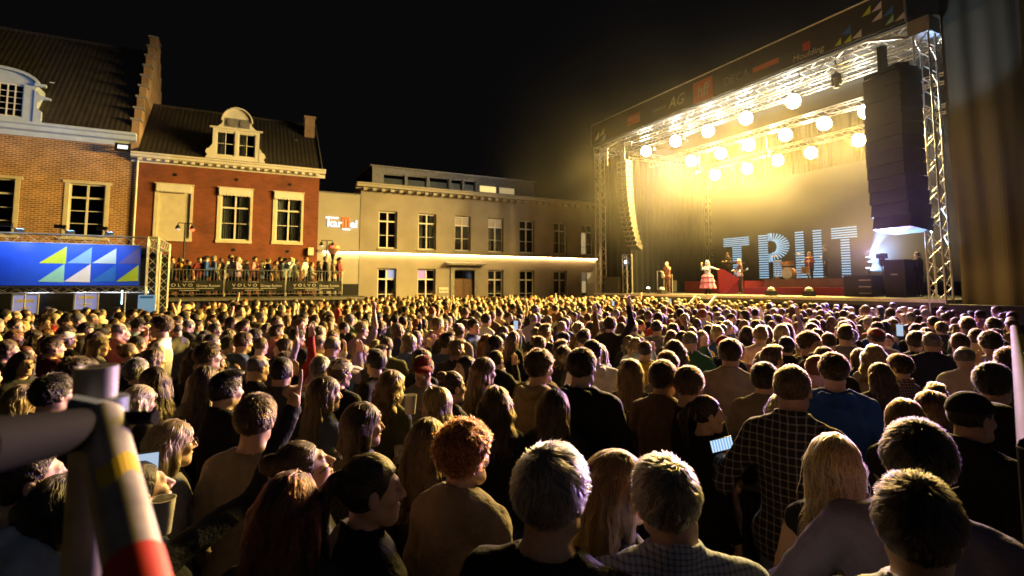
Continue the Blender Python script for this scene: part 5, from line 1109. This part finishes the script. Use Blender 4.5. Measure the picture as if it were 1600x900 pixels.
# ------------------------------------------------------------------ the crowd
rng = np.random.default_rng(7); rnd = random.Random(5)
HAIRC = {k: tuple(c*.62 for c in v) for k, v in {'black': (.012,.010,.009), 'dark brown': (.030,.019,.011), 'brown': (.075,.043,.020), 'light brown': (.16,.095,.042), 'blond': (.36,.24,.095), 'pale blond': (.58,.46,.26), 'grey': (.20,.195,.19), 'ginger': (.27,.075,.018), 'auburn': (.085,.022,.020)}.items()}
CLOTHC = {'black': (.012,.012,.013), 'charcoal': (.035,.035,.038), 'navy': (.012,.018,.050), 'grey': (.17,.17,.17), 'white': (.62,.61,.58), 'beige': (.36,.29,.19), 'brown': (.12,.075,.04), 'olive': (.085,.09,.04), 'red': (.28,.025,.022), 'blue': (.02,.075,.33), 'denim blue': (.07,.11,.20), 'mustard': (.42,.27,.03), 'lilac': (.28,.22,.38), 'maroon': (.10,.012,.022), 'pale blue': (.36,.46,.60), 'green': (.03,.12,.06), 'pink': (.45,.20,.22), 'cream': (.55,.49,.36)}
SKINS = [(.52,.35,.26),(.48,.31,.22),(.55,.38,.29),(.42,.27,.18),(.56,.39,.31)]
STY = {'short': 'short', 'quiff': 'swept up', 'crop': 'cropped', 'curly': 'curly', 'bald': 'thinning', 'long': 'long straight', 'wavy': 'long wavy', 'bob': 'chin length', 'pony': 'ponytailed', 'bun': 'tied up', 'grey_swept': 'thick'}
GAR = {'tshirt': 'T-shirt', 'shirt': 'collared shirt', 'sweater': 'sweater', 'hoodie': 'hoodie', 'jacket': 'jacket', 'blouse': 'blouse', 'coat': 'coat', 'tank': 'sleeveless top'}
def facing(px, a):
    """rotation for someone standing at picture column px turned a degrees clockwise from facing away from the camera"""
    d = _Fh+(px-800)/FPX*_R; t = math.atan2(d[0], d[1])+math.radians(a); return -t
PLACED = []
def stand(px, py, ztop): p = hz(px, py, ztop); return p.x, p.y
def hand_at(o, ms, i, out=.09):
    fg = ms['fig']; w = Vector(fg.arms[i][2]+fg.arms[i][3]*out); return Matrix.Translation(o.location) @ Matrix.Rotation(o.rotation_euler.z, 4, 'Z') @ (w*o.scale.x)
def plaid_mat(name, base, line, sx, sz, w=.28, fine=None):
    m, nt, N, L, B = _nodes(name); tc = N.new('ShaderNodeTexCoord'); sp = N.new('ShaderNodeSeparateXYZ')
    no = N.new('ShaderNodeTexNoise'); no.inputs['Scale'].default_value = 9; vm = N.new('ShaderNodeVectorMath'); vm.operation = 'MULTIPLY_ADD'; vm.inputs[1].default_value = (.012,.012,.012); L.new(tc.outputs['Object'], no.inputs['Vector']); L.new(no.outputs['Color'], vm.inputs[0]); L.new(tc.outputs['Object'], vm.inputs[2]); L.new(vm.outputs[0], sp.inputs[0])
    outs = []
    for ax, s in (('X', sx), ('Z', sz)):
        mu = N.new('ShaderNodeMath'); mu.operation = 'MULTIPLY'; mu.inputs[1].default_value = s; L.new(sp.outputs[ax], mu.inputs[0]); fr = N.new('ShaderNodeMath'); fr.operation = 'FRACT'; L.new(mu.outputs[0], fr.inputs[0]); lt = N.new('ShaderNodeMath'); lt.operation = 'LESS_THAN'; lt.inputs[1].default_value = w; L.new(fr.outputs[0], lt.inputs[0]); outs.append(lt)
    ad = N.new('ShaderNodeMath'); ad.operation = 'ADD'; L.new(outs[0].outputs[0], ad.inputs[0]); L.new(outs[1].outputs[0], ad.inputs[1]); hf = N.new('ShaderNodeMath'); hf.operation = 'MULTIPLY'; hf.inputs[1].default_value = .5; L.new(ad.outputs[0], hf.inputs[0])
    mx = N.new('ShaderNodeMix'); mx.data_type = 'RGBA'; mx.inputs['A'].default_value = (*base,1); mx.inputs['B'].default_value = (*line,1); L.new(hf.outputs[0], mx.inputs['Factor']); L.new(mx.outputs['Result'], B.inputs['Base Color']); B.inputs['Roughness'].default_value = .85; return m
M['check_blue'] = plaid_mat('blue_check_shirt', (.42,.50,.66), (.08,.12,.28), 62, 62, .34); M['plaid_dark'] = plaid_mat('dark_plaid_shirt', (.012,.012,.016), (.30,.28,.26), 27, 27, .22); M['plaid_purple'] = plaid_mat('purple_plaid_shirt', (.07,.03,.07), (.45,.35,.42), 40, 40, .3)
# --- people close to the camera, one by one: head top in the picture, height, turn
HERO = [
 # px, py, ztop, turn, fem, hair, haircol, top, topcol, extra
 (858,697,1.89, 18,0,'grey_swept','grey','tshirt','black',dict(topmat=None,wide=1.08,yaw=-.25),'person with swept grey hair and black T-shirt seen from behind'),
 (958,702,1.78, 30,1,'long','light brown','tshirt','black',dict(yaw=-.55,glasses=1),'person with long light brown hair and glasses next to the checked shirt'),
 (1047,712,1.83,-14,0,'short','grey','shirt','pale blue',dict(topmat='check_blue',wide=1.22,roll=-.12,yaw=.25,haircol=(.10,.095,.09)),'person in pale blue checked shirt leaning left, at the bottom middle'),
 (1430,742,1.86, -6,0,'short','black','shirt','white',dict(topcol=(.50,.55,.62),wide=1.02,specs_up=1),'person in white collared shirt with glasses pushed up on black hair'),
 (1432,657,1.91,  4,0,'short','black','sweater','lilac',dict(topcol=(.13,.12,.21),armsL='shoulder',wide=1.18),'person in grey lilac sweater with an arm around the blond person'),
 (1303,677,1.76,  6,1,'long','blond','tank','black',dict(),'person with long blond hair and black sleeveless top'),
 (1236,567,1.93, 14,0,'crop','light brown','shirt','black',dict(topmat='plaid_dark',wide=1.05,legcol=(.16,.24,.36),armsL=((.30,-.10,1.13),(.37,.06,1.19),(.25,.7,.45)),hand='grip'),'tall person in dark plaid shirt and pale blue jeans'),
 (1302,551,1.86, -4,0,'short','dark brown','hoodie','blue',dict(topcol=(.015,.07,.36),wide=1.1),'person in bright blue hoodie with dark hair'),
 (1512,612,1.80, 42,0,'crop','black','jacket','black',dict(cap=1,wide=1.1),'person in black jacket and dark peaked cap at the right edge'),
 (1413,624,1.68,  0,1,'bob','brown','sweater','charcoal',dict(),'person with brown bobbed hair in charcoal sweater behind the white shirt'),
 (1456,612,1.70, -8,1,'bob','brown','sweater','green',dict(topcol=(.03,.045,.035)),'person with bobbed hair in dark green sweater left of the cap'),
 (1102,617,1.65, 62,1,'pony','dark brown','sweater','black',dict(yaw=-.2),'person with dark ponytail looking right in a black sweater'),
 (1075,572,1.80, 22,0,'short','brown','tshirt','black',dict(yaw=-.2),'person with short brown hair in black T-shirt left of the beige shirt'),
 (1035,563,1.82, 30,0,'short','dark brown','jacket','brown',dict(),'person in brown jacket with dark short hair next to the long brown hair'),
 (908,544,1.90, 22,0,'short','black','hoodie','black',dict(wide=1.2,yaw=-.2),'tall broad person in black hoodie with black hair'),
 (842,548,1.84, 48,0,'curly','dark brown','hoodie','beige',dict(armsR='phone',hand='grip'),'person in beige hoodie with curly hair filming with a phone'),
 (986,560,1.74, 12,1,'long','brown','sweater','charcoal',dict(),'person with long straight brown hair right of the broad black hoodie'),
 (866,607,1.69, 14,1,'long','dark brown','jacket','black',dict(armsL='cup',hand='grip'),'person with long dark hair and black jacket holding a plastic cup'),
 (775,603,1.70,  5,1,'wavy','dark brown','sweater','black',dict(),'person with long dark wavy hair in black behind the ginger hair'),
 (722,660,1.80, 36,1,'curly','ginger','coat','beige',dict(topcol=(.21,.18,.14),yaw=-.25),'person with ginger curly hair and grey beige coat'),
 (575,707,1.77, 66,1,'pony','dark brown','jacket','black',dict(yaw=-.25),'person with tied dark hair and black leather jacket in profile'),
 (487,682,1.75, 76,1,'bun','brown','sweater','charcoal',dict(pitch=.42,glasses=1),'person with glasses and tied hair tilting the head up'),
 (452,737,1.75, 24,1,'long','auburn','sweater','charcoal',dict(),'person with long auburn hair seen from behind at the bottom left'),
 (565,628,1.72, 66,1,'long','dark brown','jacket','denim blue',dict(topcol=(.035,.045,.06),yaw=-.1),'person with long dark hair and dark denim jacket looking right'),
 (507,587,1.74, 66,1,'long','brown','jacket','denim blue',dict(topcol=(.05,.07,.11)),'person with long brown hair and blue denim jacket in profile'),
 (612,578,1.71, 50,1,'wavy','light brown','sweater','olive',dict(),'person with curly light brown hair in an olive sweater'),
 (682,604,1.66,-72,1,'long','blond','sweater','black',dict(armsR='cup',hand='grip'),'person with blond hair in black turned left with a cup'),
 (228,716,1.70, 70,1,'bun','dark brown','sweater','navy',dict(pitch=.30,armsR=((.15,.38,1.52),(.10,.57,1.86),(.02,.12,1)),hand='point',topcol=(.010,.013,.022)),'person in navy sweater pointing one finger up beside the scaffold tube'),
 (88,742,1.68, 48,1,'long','black','jacket','black',dict(),'person with long black hair in the bottom left corner'),
 (48,694,1.79, 84,0,'crop','dark brown','hoodie','pale blue',dict(pitch=.12,armsR='phone',hand='grip'),'person in pale blue hoodie at the left edge'),
 (266,655,1.69, 72,1,'long','blond','sweater','grey',dict(glasses=1),'person with glasses and long blond hair in a grey sweater'),
 (400,616,1.80, 24,0,'short','dark brown','sweater','beige',dict(topcol=(.24,.20,.15)),'person in beige grey sweater with dark hair behind the raised arm'),
 (352,580,1.78, 58,0,'quiff','black','jacket','black',dict(),'person with black swept up hair and black jacket looking right'),
 (322,571,1.72, 30,1,'long','dark brown','sweater','grey',dict(),'person with long dark hair in grey left of the black quiff'),
 (28,600,1.70, 64,1,'long','light brown','shirt','white',dict(pitch=-.25),'person with light brown hair looking down at the left edge'),
 (82,584,1.80, 60,0,'short','black','jacket','black',dict(glasses=1),'person in black wearing dark glasses near the left edge'),
 (36,549,1.70,150,1,'wavy','dark brown','sweater','charcoal',dict(glasses=1),'person with glasses and wavy hair facing the camera at far left'),
 (254,494,1.95,-78,0,'curly','brown','tshirt','white',dict(),'tall person with curly hair in white T-shirt turned left'),
 (324,534,1.84, 64,0,'short','dark brown','tshirt','white',dict(),'person in white T-shirt with short dark hair looking right'),
 (240,543,1.72, 60,1,'long','brown','hoodie','mustard',dict(topcol=(.30,.22,.02)),'person with brown hair in a mustard yellow hoodie'),
 (214,601,1.66, 58,1,'long','pale blond','jacket','black',dict(pitch=-.15),'person with pale blond hair looking down beside the scaffold tube'),
 (1455,516,1.86,  2,0,'bald',  'grey','jacket','navy',dict(wide=1.15),'broad person with thinning hair in a navy jacket at the right'),
 (1499,519,1.84,  6,0,'crop','brown','hoodie','charcoal',dict(wide=1.05),'person with cropped hair in a charcoal hoodie right of the navy jacket'),
 (1526,512,1.84,  8,0,'crop','brown','sweater','maroon',dict(),'person in maroon sweater with cropped hair near the right railing'),
 (1406,553,1.72,-60,0,'short','dark brown','shirt','lilac',dict(topmat='plaid_purple',glasses=1),'person in purple plaid shirt turned left with glasses'),
 (1140,529,1.88, 12,0,'short','dark brown','shirt','beige',dict(topcol=(.34,.30,.27),wide=1.15),'person in large beige shirt with dark hair left of the blue hoodie'),
 (1366,538,1.74,  6,1,'wavy','blond','sweater','white',dict(topcol=(.40,.37,.35)),'person with wavy blond hair in white sweater behind the plaid shirt'),
 (1550,567,1.86, 24,0,'short','black','jacket','black',dict(wide=1.1),'person with black hair in black jacket beside the right railing'),
 (1577,545,1.80, 16,0,'curly','brown','jacket','olive',dict(),'person with curly hair in olive jacket pressed to the right railing'),
 (1193,566,1.78, 18,0,'short','black','jacket','grey',dict(topcol=(.15,.14,.13)),'person with black hair in grey jacket left of the plaid shirt'),
 (705,579,1.72, 60,1,'bun','brown','jacket','black',dict(),'person with tied brown hair in black looking right above the blond hair'),
 (668,652,1.68, 30,1,'long','brown','sweater','black',dict(),'person with long brown hair in black sweater left of the ginger hair'),
 (1375,566,1.68,-25,1,'long','dark brown','jacket','charcoal',dict(),'person with long dark hair right of the bright blue hoodie'),
 (440,556,1.80, 20,0,'crop','black','jacket','charcoal',dict(),'person with cropped black hair in charcoal jacket above the pointing hand'),
 (118,560,1.80, 52,0,'curly','dark brown','jacket','black',dict(),'person with curly dark hair left of the scaffold tube top'),
]
def glasses(parent, ms, up=False):
    fg = ms['fig']; m = MB(); T = lambda p: fg.hc+fg.R@(np.array(p, f32))
    oz, oy = (.105,-.012) if up else (0,0)
    for sx in (-1, 1):
        pts = [T((sx*(.031+.024*math.cos(t)), .101+oy*2.5, .006+oz*.62+.019*math.sin(t))) for t in np.linspace(0, 2*math.pi, 13)]; m.path([tuple(p) for p in pts], .0022, 5)
        m.path([tuple(T((sx*.055,.099+oy*2.5,.010+oz*.62))), tuple(T((sx*.086,.0,.012+oz))) ], .002, 5)
    m.path([tuple(T((-.008,.106+oy*2.5,.008+oz*.62))), tuple(T((.008,.106+oy*2.5,.008+oz*.62)))], .002, 5); m.build('glasses', M['black_metal'], parent, smooth=True)
def cap_hat(parent, ms, col=(.012,.012,.014)):
    fg = ms['fig']
    def fn(P):
        p = fg.loc(P); d = smax(ell(p, (0,-.014,.034), (.091,.112,.103)), .036-p[..., 2], .006)
        q = smax(ell(p, (0,.125,.046), (.078,.085,.030)), -ell(p, (0,.11,.020), (.10,.12,.030)), .004); return smin(d, q, .008)
    if 'capmesh' not in ms:
        v, q = surf(fn, (-.2,-.2,1.58), (.2,.3,1.84), .008); ms['capmesh'] = mesh_np('cap', v, q, M['cloth'])
    o = bpy.data.objects.new('cap', ms['capmesh']); link(o, parent); o.color = (*col, 1)
heroes = {}
for k, (px, py, zt, a, fem, hs, hcn, tp, tcn, ex, label) in enumerate(HERO):
    near = py > 600
    ms = person_meshes('hero%d' % k, bool(fem), hs, tp, .0058 if near else .0075, .028, .013 if near else .016, (4200 if hs in ('long','wavy','bob') else 3400) if near else 2200, k+3,
        arms=(ex.get('armsR','down'), ex.get('armsL','down')), hands=(ex.get('hand','relaxed') if 'armsR' in ex else 'relaxed', ex.get('hand','relaxed') if 'armsL' in ex and 'armsR' not in ex else 'relaxed'),
        yaw=ex.get('yaw',0), pitch=ex.get('pitch',0), roll=ex.get('roll',0), wide=ex.get('wide',1.0), thick=.0011 if near else .0012)
    x, y = stand(px, py, zt); tm = M[ex['topmat']] if ex.get('topmat') else None
    o = make_person(ms, (x,y,0), facing(px, a), zt/1.760, SKINS[k % 5], ex.get('haircol', tuple(c*1.15 for c in HAIRC[hcn])), ex.get('topcol', CLOTHC[tcn]), ex.get('legcol', (.02,.022,.03) if k % 3 else (.06,.08,.13)), label, 'people close to the camera', tm)
    heroes[k] = (o, ms); PLACED.append((x, y))
    if ex.get('glasses'): glasses(o, ms)
    if ex.get('specs_up'): glasses(o, ms, True)
    if ex.get('cap'): cap_hat(o, ms)
# --- ready-made figures for the rest of the crowd
SPEC = []
for i, (fem, hs, tp) in enumerate([(0,'short','tshirt'),(0,'quiff','jacket'),(0,'crop','hoodie'),(0,'curly','sweater'),(0,'short','shirt'),(0,'bald','jacket'),(0,'crop','tshirt'),(0,'grey_swept','shirt'),(0,'short','hoodie'),(0,'quiff','tshirt'),
     (1,'long','jacket'),(1,'wavy','sweater'),(1,'bob','coat'),(1,'pony','tshirt'),(1,'bun','hoodie'),(1,'long','blouse'),(1,'wavy','jacket'),(1,'long','hoodie'),(1,'bob','shirt'),(1,'pony','jacket'),(1,'long','tank')]):
    arms = [('down','down'),('cup','down'),('down','down'),('fold','fold'),('down','cup'),('phone','down'),('down','down')][i % 7]
    SPEC.append((i, fem, hs, tp, arms))
SPEC += [(21,0,'short','tshirt',('high','down')),(22,1,'long','tshirt',('high','high')),(23,0,'curly','shirt',('up','down')),(24,1,'wavy','blouse',('up','down'))]
PROTO = []
for i, fem, hs, tp, arms in SPEC:
    PROTO.append((person_meshes('crowd%d' % i, bool(fem), hs, tp, .0085, .034, .020, 1300, 60+i, arms, ('fist' if 'high' in arms[0] else 'open' if 'up' in arms[0] else 'relaxed','relaxed'), yaw=((i*37) % 9-4)*.09, pitch=((i*17) % 5-2)*.07, wide=.95+((i*13) % 5)*.05, thick=.0014), fem, hs, tp, arms))
def free(x, y, r):
    for (a, b) in PLACED:
        if (a-x)**2+(b-y)**2 < r*r: return False
    return True
def allowed(x, y):
    if x > 18.7 or y > 31.2 or (y > 24.55 and -3.6 < x < 5.6) or (y > 19.2 and x < -2.1) or (x > 16.5 and y > 28.2): return False
    return True
cand = []; tries = 0
while tries < 26000:
    tries += 1; y = rnd.uniform(.5, 31.2); x = rnd.uniform(-.34*y-1, min(18.7, 2.6*y+2))
    if not allowed(x, y): continue
    u, v, dep = proj((x, y, 1.7))
    if dep < 3.3 or not (-30 < u < 1572+10*(dep > 9)): continue
    r = .47 if dep > 6 else .50
    if not free(x, y, r): continue
    PLACED.append((x, y)); cand.append((dep, x, y, u, v))
cand.sort()
N_IND = 205
WH = ['black']*9+['charcoal','charcoal','navy','navy','grey','grey','white','white','beige','brown','olive','red','blue','denim blue','denim blue','mustard','lilac','maroon','pale blue','green','pink','cream']
WHH = ['dark brown']*6+['brown']*5+['light brown']*3+['blond']*2+['pale blond']+['black']*3+['ginger']
ARMW = {'high': ', arm raised high', 'up': ', hand in the air', 'phone': ', holding a hand up in front', 'cup': '', 'fold': ', arms folded', 'down': ''}
used = set()
def where(u, v):
    if v < 480: s = 'far back'
    elif v < 520: s = 'in the middle of the crowd'
    else: s = 'in the nearer crowd'
    lm = [(110,'below the blue banner'),(390,'below the terrace'),(600,'below the hotel sign side'),(725,'below the hotel door'),(860,'below the hotel windows'),(985,'below the far line array'),(1100,'below the stage steps'),(1240,'below the drum kit'),(1400,'below the near speaker array'),(1560,'below the gauze wall')]
    return s+' '+min(lm, key=lambda q: abs(q[0]-u))[1]
def to_stage(x, y): return math.atan2(-(23-x), (19-y+ (0 if y > 8 else 1.5)))
crowd_rest = []
for dep, x, y, u, v in cand:
    pi = rnd.randrange(0, 21) if rnd.random() > .028 else rnd.randrange(21, 25)
    zt = rnd.gauss(1.76, .055) if not SPEC[pi][1] else rnd.gauss(1.66, .05); zt = min(1.95, max(1.52, zt)); rz = to_stage(x, y)+rnd.gauss(0, .28) + (rnd.choice((-1.6,1.6,2.6)) if rnd.random() < .07 else 0)
    hc = rnd.choice(WHH) if SPEC[pi][2] not in ('bald','grey_swept') else 'grey'; tc = rnd.choice(WH)
    if len(cand) and N_IND > 0 and -5 < u < 1590:
        for _ in range(60):
            if (pi, hc, tc) not in used: break
            tc = rnd.choice(WH); pi = rnd.randrange(0, 21); hc = 'grey' if SPEC[pi][2] in ('bald','grey_swept') else rnd.choice(WHH)
        used.add((pi, hc, tc)); ms, fem, hs, tp, arms = PROTO[pi]; N_IND -= 1
        hat = hs in ('short','crop') and rnd.random() < .16; hcol = rnd.choice(('black','navy','white','red','charcoal'))
        lab = 'person with %s %s hair%s in %s %s%s, %s' % (STY[hs], hc, ' and %s cap' % hcol if hat else '', tc, GAR[tp], ARMW.get(arms[0] if isinstance(arms[0], str) else '', ''), where(u, v))
        j = .8+.4*rnd.random()
        o = make_person(ms, (x,y,0), rz, zt/1.760, rnd.choice(SKINS), HAIRC[hc], tuple(c*j for c in CLOTHC[tc]), (.02,.022,.03), ' '.join(lab.split()[:16]), 'crowd in front of the stage')
        if hat: cap_hat(o, ms, CLOTHC[hcol])
    else: crowd_rest.append((dep, x, y, rz, zt, pi, hc, tc))
# --- everyone further back: one mass
LOD = {}
def lod(pi, far):
    if (pi, far) in LOD: return LOD[(pi, far)]
    i, fem, hs, tp, arms = SPEC[pi]; fg = Figure(bool(fem), 0, 0, 0, arms[0], arms[1], 1.0, i); hf = fg.hair(hs)
    def g(P): return smin(fg.torso(P, .022), fg.arm(P, .014, True, .95), .03)
    def s(P): return smin(fg.head(P), fg.neck(P), .02)
    def allf(P): return np.minimum(np.minimum(smax(g(P), P[..., 2]-1.50-10*(np.hypot(P[..., 0], P[..., 1]) > .13), .01), s(P)), hf(P))
    hx_ = .026 if far else .018; a = surf(allf, (-.15,-.24,1.47), (.15,.19,1.84), hx_); zt = 1.50
    parts = [a, surf(lambda P: g(P), (-.36,-.24,1.02), (.36,.42,1.50), .055 if far else .042)]
    if any('high' == q or 'up' == q for q in arms): parts.append(surf(lambda P: fg.arm(P, .006), (-.36,-.1,1.48), (.36,.3,2.05), .03))
    v, q = cat(parts); P = v.astype(f32); kinds = np.argmin(np.stack([g(P)-.004, s(P), hf(P)-.002], -1), 1)
    up = P[:, 2] > 1.52; kinds[up & (kinds == 0) & (np.abs(P[:, 0]) > .16)] = 1
    LOD[(pi, far)] = (v, q, kinds); return LOD[(pi, far)]
VS, QS, CS, kk = [], [], [], 0
for dep, x, y, rz, zt, pi, hc, tc in crowd_rest:
    v, q, kd = lod(pi, dep > 15); s = zt/1.760; c, sn = math.cos(rz), math.sin(rz)
    w = np.stack([(v[:, 0]*c-v[:, 1]*sn)*s+x, (v[:, 0]*sn+v[:, 1]*c)*s+y, v[:, 2]*s], -1); pal = np.array([CLOTHC[tc], rnd.choice(SKINS), HAIRC[hc]])
    VS.append(w); QS.append(q+kk); CS.append(np.concatenate([pal[kd], np.ones((len(v), 1))], 1)); kk += len(v)
def crowd_material():
    m, nt, N, L, B = _nodes('crowd_people'); at = N.new('ShaderNodeAttribute'); at.attribute_name = 'tint'; L.new(at.outputs['Color'], B.inputs['Base Color']); B.inputs['Roughness'].default_value = .65; B.inputs['Specular IOR Level'].default_value = .3; return m
co = bpy.data.objects.new('crowd', mesh_np('crowd', np.concatenate(VS), np.concatenate(QS), crowd_material(), np.concatenate(CS))); link(co); tag(co, 'dense far crowd of heads lit yellow between the near people and stage', 'crowd', kind='stuff')
# --- people on the terrace
tx = np.linspace(PX0+.15, PX1-.1, 24); n_t = 0
for row, (yy, dz, cnt) in enumerate(((PY+.42,0,24),(PY+1.1,0,14))):
    for q in range(cnt):
        x = (tx[q] if row == 0 else rnd.uniform(PX0+.1, PX1-.6))+rnd.uniform(-.06,.06); pi = rnd.randrange(0, 21)
        for _ in range(60):
            hc = rnd.choice(WHH) if SPEC[pi][2] not in ('bald','grey_swept') else 'grey'; tc = rnd.choice(WH[3:])
            if (pi, hc, tc) not in used: break
            pi = rnd.randrange(0, 21)
        used.add((pi, hc, tc)); ms, fem, hs, tp, arms = PROTO[pi]
        zt = (1.64 if fem else 1.76)+rnd.gauss(0,.05)
        make_person(ms, (x,yy+rnd.uniform(-.1,.1),PZ+.002), to_stage(x, yy)+rnd.gauss(0,.35), zt/1.760*(.97), rnd.choice(SKINS), HAIRC[hc], CLOTHC[tc], (.02,.022,.03),
            ' '.join(('person with %s %s hair in %s %s on the terrace, %s' % (STY[hs], hc, tc, GAR[tp], 'at the rail' if row == 0 else 'behind the rail row')).split()[:16]), 'people on the terrace')
# ------------------------------------------------------------------ things held, railings
M['cup'] = mat('clear_plastic_cup', (.62,.60,.55), .25, var=.05)
def phone(loc, rz, label, screen, tilt=0.0, lie=False):
    o = tag(empty('smartphone', loc), label, 'phone'); o.rotation_euler = (tilt, 0, rz)
    MB().box(-.037,.037,-.004,.004,-.075,.075).build('case', M['black_metal'], o); MB().box(-.034,.034,-.0052,-.0041,-.070,.070).build('display', screen, o); return o
def cup(loc, label):
    o = tag(empty('plastic_cup', loc), label, 'cup'); MB().lathe([(.030,-.055),(.040,.055),(.042,.058),(.038,.058),(.030,-.045)], n=16).build('wall', M['cup'], o, smooth=True); MB().lathe([(0,.0),(.034,.0),(.034,.003)], n=16).build('drink', mat('beer', (.45,.28,.05), .2), o); return o
def screen_mat(name, c1, c2, s):
    m, nt, N, L, B = _nodes(name); tc = N.new('ShaderNodeTexCoord'); w = N.new('ShaderNodeTexWave'); w.bands_direction = 'Z'; w.inputs['Scale'].default_value = s; L.new(tc.outputs['Object'], w.inputs['Vector']); mx = N.new('ShaderNodeMix'); mx.data_type = 'RGBA'; mx.inputs['A'].default_value = (*c1,1); mx.inputs['B'].default_value = (*c2,1); L.new(w.outputs['Fac'], mx.inputs['Factor']); L.new(mx.outputs['Result'], B.inputs['Emission Color']); B.inputs['Emission Strength'].default_value = 1.0; B.inputs['Base Color'].default_value = (.01,.01,.01,1); return m
def pix(px, py, dep): d = _ray(px, py); return Vector(_C+d*dep)
sA = screen_mat('phone_picture', (.75,.72,.55), (.25,.45,.55), 3.0); sB = screen_mat('phone_text', (.15,.42,.85), (.75,.92,1.0), 17.0); sC = emit('phone_white', (.6,.78,1), .7)
o, ms = heroes[15]; p = hand_at(o, ms, 0, .10); phone(p, facing(815, 0)-.1, 'phone held up by the beige hoodie, stage on its display', sA)
o, ms = heroes[6]; phone(hand_at(o, ms, 1, .10)+V(-.05,-.05,.03), facing(1158,-10), 'phone with blue striped display held low beside the plaid shirt', sB, -.5).rotation_euler = (-.55, math.radians(78), facing(1158,0))
o, ms = heroes[29]; phone(hand_at(o, ms, 0, .10), facing(110, 10), 'phone in the hand of the pale blue hoodie', sC)
for (px, py, dep, lb) in ((1406,516,6.5,'small bright phone held up over the crowd right of the blue hoodie'),(958,474,15.0,'tiny lit phone far back in the crowd below the line array'),(1047,470,18.0,'tiny lit phone held up near the stage front'),(806,508,8.5,'small phone screen over the crowd left of the black hoodie')): phone(pix(px, py, dep), facing(px, 5), lb, sC)
o, ms = heroes[17]; cup(hand_at(o, ms, 1, .09), 'plastic cup held by the long dark haired person in black')
o, ms = heroes[26]; cup(hand_at(o, ms, 0, .09), 'plastic cup held by the blond person turned left')
cup(pix(252,807,1.75), 'plastic cup beside the scaffold tube at the bottom left'); cup(pix(641,632,3.2), 'plastic cup over the shoulder of the olive sweater')
# scaffold tubes right in front of the camera
M['tube_worn'] = mat('worn_scaffold_tube', (.40,.38,.36), .5, .4, var=.35, scale=14); M['tube_dark'] = mat('dark_scaffold_tube', (.006,.006,.007), .8, .0, var=.3, spec=.05); M['tape_red'] = mat('red_tape', (.55,.03,.02), .55); M['paint_yellow'] = mat('yellow_paint_mark', (.62,.45,.03), .6); M['clamp_steel'] = mat('blueish_clamp', (.20,.25,.27), .4, .6, var=.3)
sf = tag(empty('scaffold_barrier', pix(150,900,.7)), 'blurred scaffold tubes with clamp and red tape close to the camera', 'scaffold')
def Sf(m): m.parent = sf; m.location = -sf.location; return m
a = pix(152,572,.70); b = V(a.x, a.y, 1.2); Sf(MB().lathe([(.0242,0),(.0242,.9),(.020,.9),(.020,.85)], (a.x,a.y,a.z-.9), 28).build('upright_tube', M['tube_worn'], smooth=True))
c0 = pix(158,655,.655); c1 = pix(228,960,.46); Sf(MB().tube(c0, c1, .0245, n=28).build('sloping_tube', M['tube_worn'], smooth=True))
q0 = c0.lerp(c1, .80); q1 = c0.lerp(c1, .99); Sf(MB().tube(q0, q1, .0256, n=28).build('red_tape', M['tape_red'], smooth=True))
y0 = c0.lerp(c1, .36); y1 = c0.lerp(c1, .47); dr_ = (y1-y0).normalized(); 
ym = MB(); side = dr_.cross(V(0,0,1)).normalized(); tow = side.cross(dr_).normalized()
if tow.dot(_C_ := Vector(_C)-y0) < 0: tow = -tow
for k in range(8):
    for j in range(5):
        t0, t1 = -.9+.22*k, -.9+.22*(k+1); r = .0249; u0, u1 = j/5, (j+1)/5; wv = lambda t, u: y0.lerp(y1, u+.25*math.sin(t*3)) + (side*math.sin(t)+tow*math.cos(t))*r
        ym.poly([wv(t0,u0), wv(t1,u0), wv(t1,u1), wv(t0,u1)])
Sf(ym.build('paint_mark', M['paint_yellow'], smooth=True))
g0_ = pix(140,668,.66); g1_ = pix(-60,705,.42); Sf(MB().tube(g0_, g1_, .0245, n=24).build('ledger_tube', M['tube_dark'], smooth=True))
cl = MB().lathe([(.0255,-.03),(.033,-.028),(.033,.028),(.0255,.03)], tuple(pix(153,655,.695)), 24).build('clamp', M['clamp_steel'], smooth=True); Sf(cl)
cb_ = pix(150,655,.66); Sf(MB().tube(cb_, cb_+V(.0,.0,.0)+Vector(_R)*.075+V(0,0,.002), .009, n=8).build('clamp_bolt', M['tube_dark'], smooth=True)); Sf(MB().bar(pix(100,648,.64), pix(165,660,.66), .03, .045).build('coupler', M['clamp_steel']))
# railing at the right edge
M['rail_steel'] = mat('dull_rail_steel', (.05,.043,.03), .85, .1, var=.3, spec=.1)
rl = tag(empty('hand_railing', pix(1594,880,3.0)), 'yellow lit steel railing at the right edge of the view', 'railing'); rl.location.z = 0
def Rl(m): m.parent = rl; m.location = -rl.location; return m
t1 = hz(1584,512,2.02); t2 = hz(1612,700,2.02)
for i, q in enumerate((t1, t1.lerp(t2,.34), t1.lerp(t2,.67), t2)): Rl(MB().tube((q.x,q.y,0),(q.x,q.y,2.02),.024,n=10).build('post', M['rail_steel'], smooth=True))
for z in (2.02,1.5,1.0): Rl(MB().tube((t1.x,t1.y,z),(t2.x,t2.y,z),.022,n=10).build('rail', M['rail_steel'], smooth=True))
# roots of the houses at their own base
for o_, b_ in ((h1,(-12.5,FY,0)),(h2,(-.5,FY,0)),(h3,(15,FY,0))):
    o_.location = b_
    for c_ in o_.children: c_.location = Vector(c_.location)-Vector(b_)
